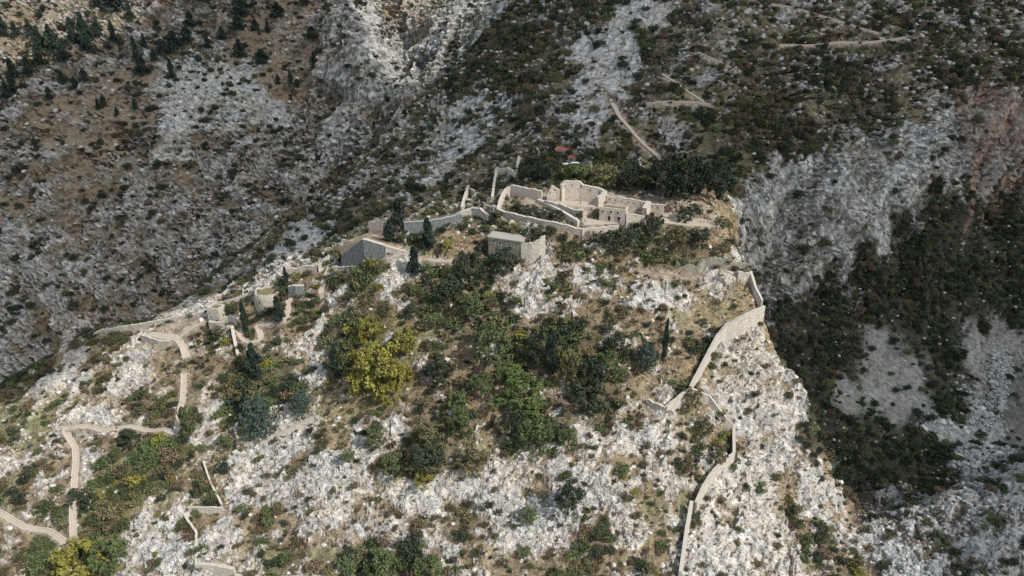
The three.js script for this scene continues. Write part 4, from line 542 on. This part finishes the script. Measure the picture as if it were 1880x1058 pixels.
// ------------------------------------------------------------------ shrubs: sown by the survey, the largest in view as things of their own
const shrubs = [];
function blocked(p, lift0) { for (let t = .3; t < .985; t += .012) if (EYE.y + (p.y + lift0 - EYE.y) * t < land(p.x * t, p.z * t) - 1) return true; return false; }
const reserved = (x, z, m = 0) => { for (const Y of YARDS) if (x > Y.box.min.x && x < Y.box.max.x && z > Y.box.min.z && z < Y.box.max.z && edgeDist(Y.poly, x, z) < m) return true; for (const P of PATHS) if (x > P.box.min.x && x < P.box.max.x && z > P.box.min.z && z < P.box.max.z) for (const p of P.pts) if ((p.x - x) ** 2 + (p.z - z) ** 2 < (P.w / 2 + .3 + m) ** 2) return true; return false; };
{ const r = rng(991);
  for (let D = 150; D < 800; D += 4) { const w = (75 + .59 * D) * 1.2;
    for (let x = -w; x < w; x += 4) { const z = -D, gully = D > 330 ? .25 + 1.9 * sstep(.62, .2, ridged(x / 22, z / 40 + 3, 2)) : 1, n = gully * field(7, x, z) * .16 * (.35 + 1.5 * sstep(-.25, .35, fbm(x / 16, z / 16 + 7, 3))) * (D < 330 ? 2.2 : 1.8); let k = Math.floor(n + r());
      while (k-- > 0) { const px = x + (r() - .5) * 4, pz = z + (r() - .5) * 4, y = groundY(px, pz), rock = info.rock; if (rock > .6 && r() < .6) continue; if (info.gully > .62 && r() < .45) continue;
        const size = field(8, px, pz) * (.5 + 1.25 * Math.pow(r(), 1.7)) * (D < 330 ? 1.3 : 1.15), mix = FK.map((_, i) => field(9 + i, px, pz)); let s = r() * mix.reduce((a, b) => a + b, 0), t = 0; while (t < 5 && (s -= mix[t]) > 0) t++;
        const p = new THREE.Vector3(px, y - .12 * size, pz), [u, v] = inFrame(p); if (u < -190 || u > 2070 || v < -40 || v > 1140) continue; if (reserved(px, pz, size * .6)) continue; if (occupied.some(o => (o[0] - px) ** 2 + (o[1] - pz) ** 2 < o[2] * o[2])) continue;
        if (blocked(p, size)) continue;
        shrubs.push({ p, size: t === 5 ? size * .55 : size, t, g: Math.floor(r() * 6), a: r() * 6.28, sy: (D > 330 ? .85 : .6) + .55 * r(), sx: .75 + .5 * r(), show: size / p.distanceTo(EYE), in: u > 0 && u < W0 && v > 10 && v < H0 }); } } }
}
console.log('shrubs', shrubs.length);
shrubs.sort((a, b) => (b.in - a.in) || (b.show - a.show));
const zone = p => p.x > 140 && p.z > -240 ? 'on the shaded ridge at the right' : p.x > 100 && p.z < -240 && p.z > -400 && p.y < -45 ? 'in the shaded basin below the cliffs' : p.z > -300 ? 'on the rocky sunlit spur' : p.z > -460 && p.x > -170 ? 'on the shaded slope behind the fort' : 'on the stony far mountain';
const LOOK = ['dark green shrub', 'fresh green shrub', 'olive green shrub', 'russet brown shrub', 'yellow green shrub', 'blue green shrub'];
tellApart(shrubs.slice(0, 300).map(s => { const z = zone(s.p), m = top('shrub', shrubGeo[s.g], F[FK[s.t]], `${s.size > 2.9 ? 'big' : s.size > 2.3 ? 'middling' : 'small'} ${s.sy > .95 ? 'domed' : s.sy < .75 ? 'flat' : 'rounded'} ${LOOK[s.t]} ${whereabouts(s.p)}`, 'shrub', `shrubs ${z}`); m.position.copy(s.p); m.rotation.y = s.a; m.scale.set(s.size * s.sx, s.size * s.sy, s.size / s.sx); return m; }));
const undergrowth = new THREE.Group(); undergrowth.name = 'undergrowth'; tag(undergrowth, 'scattered low scrub covering all the slopes', 'scrub', null, 'stuff'); scene.add(undergrowth);
const white = tone(1, 1, 1), dummy = new THREE.Object3D(), cc = new THREE.Color(); white.name = 'scrub foliage';
shrubGeo.forEach((geo, k) => { const l = shrubs.slice(300).filter(s => s.g === k), m = new THREE.InstancedMesh(geo, white, l.length); m.name = 'scrub'; l.forEach((s, i) => { dummy.position.copy(s.p); dummy.rotation.set(0, s.a, 0); dummy.scale.set(s.size * s.sx, s.size * s.sy, s.size / s.sx); dummy.updateMatrix(); m.setMatrixAt(i, dummy.matrix); const v = .75 + .5 * noise(s.p.x * 3, s.p.z * 3 + k); cc.copy(F[FK[s.t]].color).multiplyScalar(clamp(v, .5, 1.3)); m.setColorAt(i, cc); }); m.castShadow = m.receiveShadow = true; undergrowth.add(m); });

// ------------------------------------------------------------------ stones, scree and dry grass tufts
const rockGeo = [0, 1, 2, 3].map(k => { const r = rng(70 + k), g = new THREE.IcosahedronGeometry(1, 1), P = g.attributes.position, v = new THREE.Vector3(); for (let i = 0; i < P.count; i++) { v.fromBufferAttribute(P, i); const s = 1 + .45 * noise(v.x * 1.3 + k * 9, v.y * 1.3 + v.z * 1.7) ; v.multiplyScalar(s); v.x = Math.round(v.x * 3.3) / 3.3 * .5 + v.x * .5; v.y = (Math.round(v.y * 2.6) / 2.6 * .5 + v.y * .5) * .62; P.setXYZ(i, v.x, v.y, v.z); } g.computeVertexNormals(); return g; });
const tuftGeo = [0, 1].map(k => leafMesh(26, r => { const a = r() * 6.28, d = .7 * Math.sqrt(r()); return [Math.cos(a) * d, .25 * r(), Math.sin(a) * d]; }, .3, 820 + k));
const rockM = new THREE.MeshStandardMaterial({ name: 'loose limestone', color: new THREE.Color(1, 1, 1), roughness: .95, flatShading: true }), boulderM = [.54, .42, .36, .48].map(v => new THREE.MeshStandardMaterial({ name: 'limestone boulder', color: new THREE.Color(v, v * .975, v * .93), roughness: .95, flatShading: true }));
const stones = [], tufts = [];
{ const r = rng(4242);
  for (let D = 150; D < 800; D += 4) { const w = (75 + .59 * D) * 1.04, big = sstep(320, 520, D);
    for (let x = -w; x < w; x += 4) { const z = -D;
      let k = Math.floor(field(15, x, z) * .16 * 1.2 + r()); while (k-- > 0) { const px = x + (r() - .5) * 4, pz = z + (r() - .5) * 4; if (reserved(px, pz, .3)) continue; const y = groundY(px, pz), size = (.28 + .95 * Math.pow(r(), 3.2)) * (field(15, px, pz) > 40 ? 1.35 : 1 + big), p = new THREE.Vector3(px, y - size * .12, pz), [u, v] = inFrame(p); if (u < -20 || u > 1900 || v < -10 || v > 1080 || blocked(p, 1)) continue; stones.push({ p, size, g: Math.floor(r() * 4), a: r() * 6.28, c: [field(1, px, pz), field(2, px, pz), field(3, px, pz)], v: .8 + .35 * r(), show: (D > 345 ? .2 : 1) * size / p.distanceTo(EYE) }); }
      k = D < 330 ? Math.floor(field(16, x, z) * .16 + r()) : 0; while (k-- > 0) { const px = x + (r() - .5) * 4, pz = z + (r() - .5) * 4; if (reserved(px, pz, .3)) continue; const y = groundY(px, pz); if (info.rock > .8 && r() < .7) continue; const p = new THREE.Vector3(px, y, pz), [u, v] = inFrame(p); if (u < -20 || u > 1900 || v < -10 || v > 1080) continue; tufts.push({ p, size: .35 + .6 * r(), g: Math.floor(r() * 2), a: r() * 6.28, c: [field(4, px, pz), field(5, px, pz), field(6, px, pz)], v: .6 + .7 * r(), gr: r() }); } } }
}
console.log('stones', stones.length, 'tufts', tufts.length);
stones.sort((a, b) => b.show - a.show);
tellApart(stones.slice(0, 120).map(s => { const z = zone(s.p), m = top('boulder', rockGeo[s.g], boulderM[s.g], `${s.size > 1.35 ? 'large' : s.size > 1.1 ? 'middling' : 'smaller'} ${['whitish', 'grey', 'dull', 'pale'][s.g]} limestone boulder ${whereabouts(s.p)}`, 'boulder', `boulders ${z}`); m.position.copy(s.p); m.rotation.set(.3 * Math.sin(s.a * 3), s.a, .25); m.scale.setScalar(s.size); return m; }));
function scatter(parentName, label, category, list, geos, mat, colour) { const g = new THREE.Group(); g.name = parentName; tag(g, label, category, null, 'stuff'); scene.add(g); geos.forEach((geo, k) => { const l = list.filter(s => s.g === k), m = new THREE.InstancedMesh(geo, mat, l.length); m.name = parentName + '_pieces'; l.forEach((s, i) => { dummy.position.copy(s.p); dummy.rotation.set(.3 * Math.sin(s.a * 3), s.a, .2); dummy.scale.setScalar(s.size); dummy.updateMatrix(); m.setMatrixAt(i, dummy.matrix); m.setColorAt(i, colour(s)); }); m.castShadow = m.receiveShadow = true; g.add(m); }); }
scatter('scree', 'loose limestone stones strewn over the slopes', 'stones', stones.slice(120), rockGeo, rockM, s => cc.setRGB(s.c[0] * s.v * .92, s.c[1] * s.v * .92, s.c[2] * s.v * .92));
scatter('dry_grass', 'dry grass tufts between the rocks of the spur', 'grass', tufts, tuftGeo, white, s => s.gr < .3 ? cc.setRGB(.13 * s.v, .125 * s.v, .055 * s.v) : cc.setRGB(s.c[0] * s.v, s.c[1] * s.v, s.c[2] * s.v));

// ------------------------------------------------------------------ people
function bodyGeometry(stride) {
  const mc = new MarchingCubes(44, new THREE.MeshBasicMaterial(), false, false, 30000), n = mc.size, S = 1.0; mc.isolation = 0; // the cube -1..1 holds a figure 1.75 tall
  const J = { hip: [0, 0, 0], ch: [0, .46, 0], nk: [0, .62, 0], hd: [0, .76, .01], s1: [.19, .54, 0], e1: [.25, .27, -.03], w1: [.25, .03, .06], s2: [-.19, .54, 0], e2: [-.26, .28, .02], w2: [-.22, .06, .12], h1: [.09, -.03, 0], k1: [.10, -.42, stride * .5], f1: [.10, -.82, stride * .35], t1: [.11, -.85, stride * .35 + .13], h2: [-.09, -.03, 0], k2: [-.10, -.42, -stride * .2], f2: [-.10, -.82, -stride], t2: [-.11, -.85, -stride + .12] };
  const bones = [['hip', 'ch', .15, .16], ['ch', 'nk', .15, .06], ['nk', 'hd', .06, .06], ['hd', 'hd', .105, .105], ['s1', 'e1', .06, .048], ['e1', 'w1', .046, .034], ['s2', 'e2', .06, .048], ['e2', 'w2', .046, .034], ['s1', 's2', .07, .07], ['h1', 'k1', .095, .065], ['k1', 'f1', .062, .045], ['f1', 't1', .045, .04], ['h2', 'k2', .095, .065], ['k2', 'f2', .062, .045], ['f2', 't2', .045, .04]];
  for (let k = 0; k < n; k++) for (let j = 0; j < n; j++) for (let i = 0; i < n; i++) { const x = (i / n) * 2 - 1, y = (j / n) * 2 - 1, z = (k / n) * 2 - 1; let s = 0; for (const [A, B, ra, rb] of bones) { const a = J[A], b = J[B], ex = b[0] - a[0], ey = b[1] - a[1], ez = b[2] - a[2], l = ex * ex + ey * ey + ez * ez, t = l ? clamp(((x - a[0]) * ex + (y - a[1]) * ey + (z - a[2]) * ez) / l, 0, 1) : 0, d = Math.hypot(x - a[0] - ex * t, y - a[1] - ey * t, z - a[2] - ez * t) - lerp(ra, rb, t); s += Math.exp(-d * 34); } mc.field[k * n * n + j * n + i] = Math.log(s + 1e-30) / 34; }
  mc.update(); const g = new THREE.BufferGeometry(), c = mc.count; g.setAttribute('position', new THREE.Float32BufferAttribute(Array.from(mc.positionArray.slice(0, c * 3)), 3)); g.setAttribute('normal', new THREE.Float32BufferAttribute(Array.from(mc.normalArray.slice(0, c * 3)), 3)); g.computeBoundingBox(); g.translate(0, -g.boundingBox.min.y, 0); const k = 1.74 / (g.boundingBox.max.y - g.boundingBox.min.y); g.scale(k, k, k); return g;
}
const bodies = [bodyGeometry(0.02), bodyGeometry(.22)], personM = new THREE.MeshStandardMaterial({ name: 'clothing and skin', vertexColors: true, roughness: .85 });
function person(label, u, v, shirt, trousers, turn, walk) {
  const p = at(u, v), src = bodies[walk ? 1 : 0], g = src.clone(), P = g.attributes.position, c = []; for (let i = 0; i < P.count; i++) { const y = P.getY(i), x = Math.abs(P.getX(i)), col = y > 1.62 || (y > 1.5 && P.getZ(i) < -.02 && x < .12) ? [.05, .035, .025] : y > 1.46 && x < .13 ? [.5, .33, .25] : y > .93 || x > .2 ? (x > .2 && y < 1.15 ? [.5, .33, .25] : shirt) : y < .09 ? [.08, .08, .08] : trousers; c.push(...col); } g.setAttribute('color', new THREE.Float32BufferAttribute(c, 3));
  const m = top('person', g, personM, label, 'person'); m.position.set(p.x, standY(p.x, p.z), p.z); m.rotation.y = turn; return m;
}
const RED = [.5, .03, .03], WHITE = [.75, .74, .72], BLACK = [.02, .02, .022], NAVY = [.03, .04, .09], KHAKI = [.28, .22, .14], BLUE = [.08, .16, .34], GREYC = [.22, .22, .22];
for (const a of [['person in a red top standing on the far fort terrace', 1292, 411, RED, NAVY, .4, 0], ['person in a white top beside the one in red', 1286, 410, WHITE, BLACK, -.5, 0], ['person in red trousers at the edge of the far terrace', 1298, 413, RED, RED, 2.2, 1], ['person in black crossing the upper courtyard', 1066, 375, BLACK, BLACK, 1.2, 1], ['person in white by the ramp wall in the fort', 1021, 376, WHITE, KHAKI, .1, 0], ['person in black at the fort entrance gap', 918, 389, BLACK, NAVY, 1.4, 1], ['person in grey behind the one at the entrance gap', 926, 388, GREYC, BLACK, 1.4, 1], ['person in an orange red top on the entrance terrace', 998, 406, [.55, .12, .04], NAVY, 0, 0], ['person in black near the end of the entrance terrace', 1045, 420, BLACK, BLACK, .8, 0], ['person in dark blue in the lower courtyard', 1074, 412, BLUE, BLACK, -1, 1],
  ['person in white standing on the picnic terrace', 798, 474, WHITE, GREYC, .2, 0], ['person in black beside the one in white on the picnic terrace', 804, 473, BLACK, BLACK, -.6, 0], ['person in white at the right end of the picnic terrace', 818, 477, WHITE, NAVY, 1, 0], ['person in black at the right end of the picnic terrace', 822, 479, BLACK, KHAKI, -1, 0], ['person in red on the slope path above the lime green tree', 849, 445, RED, NAVY, .5, 1], ['person in red on the gravel landing', 698, 437, RED, BLACK, .9, 1], ['person in white beside the stair wall', 619, 476, WHITE, BLUE, .4, 1],
  ['person in blue on the level flight of stairs', 215, 787, BLUE, BLACK, 1.5, 1], ['person in black on the upper flight of stairs', 330, 757, BLACK, NAVY, .2, 1], ['person in grey on the lower flight of stairs', 133, 935, GREYC, KHAKI, 0, 1]]) person(...a);

// ------------------------------------------------------------------ the cloud whose shadow lies on the mountains, high above and out of the picture
{ const outline = [[-470, 322], [-330, 318], [-230, 318], [-160, 326], [-90, 338], [-20, 352], [50, 352], [105, 345], [128, 318], [134, 290], [140, 262], [160, 246], [205, 230], [196, 206], [160, 165], [165, 80], [420, 60], [700, 150], [760, 420], [560, 600], [330, 640], [120, 640], [30, 632], [-30, 604], [-90, 606], [-135, 640], [-165, 710], [-230, 800], [-320, 790], [-355, 712], [-400, 672], [-520, 632], [-620, 480]];
  const ALT = 620, up = outline.map(([x, D]) => { const y = clamp(land(x, -D), -190, 120), k = (ALT - y) / SUN.y; return new THREE.Vector3(x + SUN.x * k, 0, -D + SUN.z * k); }), box = new THREE.Box3().setFromPoints(up).expandByScalar(30), st = 12, nx = Math.ceil((box.max.x - box.min.x) / st), nz = Math.ceil((box.max.z - box.min.z) / st), id = new Map(), pos = [], idx = [], o = new THREE.Vector3((box.min.x + box.max.x) / 2, ALT, (box.min.z + box.max.z) / 2);
  const vert = (i, j, t) => { const key = (i * 5000 + j) * 2 + t; if (id.has(key)) return id.get(key); const x = box.min.x + i * st, z = box.min.z + j * st, d = -edgeDist(up, x, z) + 13 * fbm(x / 60, z / 60, 4), T = Math.sqrt(clamp(d / 70, 0, 1)) * 55 * (1 + .7 * fbm(x / 90, z / 90, 3)); pos.push(x - o.x, t ? T * 1.4 : -T * .5, z - o.z); id.set(key, pos.length / 3 - 1); return pos.length / 3 - 1; };
  const inside = (i, j) => { const x = box.min.x + i * st, z = box.min.z + j * st; return -edgeDist(up, x, z) + 13 * fbm(x / 60, z / 60, 4) > 0; };
  for (let i = 0; i < nx; i++) for (let j = 0; j < nz; j++) if (inside(i, j) || inside(i + 1, j) || inside(i, j + 1) || inside(i + 1, j + 1)) { for (const t of [0, 1]) { const a = vert(i, j, t), b = vert(i + 1, j, t), c = vert(i, j + 1, t), d = vert(i + 1, j + 1, t); if (t) idx.push(a, c, b, b, c, d); else idx.push(a, b, c, b, d, c); } }
  const g = new THREE.BufferGeometry(); g.setAttribute('position', new THREE.Float32BufferAttribute(pos, 3)); g.setIndex(idx); g.computeVertexNormals();
  const m = top('cloud', g, new THREE.MeshStandardMaterial({ name: 'cloud vapour', color: new THREE.Color(.95, .96, .97), roughness: 1, transparent: true, opacity: .43, side: THREE.DoubleSide }), 'broad white cloud drifting high above the mountains', 'cloud', null, 'stuff'); m.position.copy(o);
}

renderer.render(scene, camera);
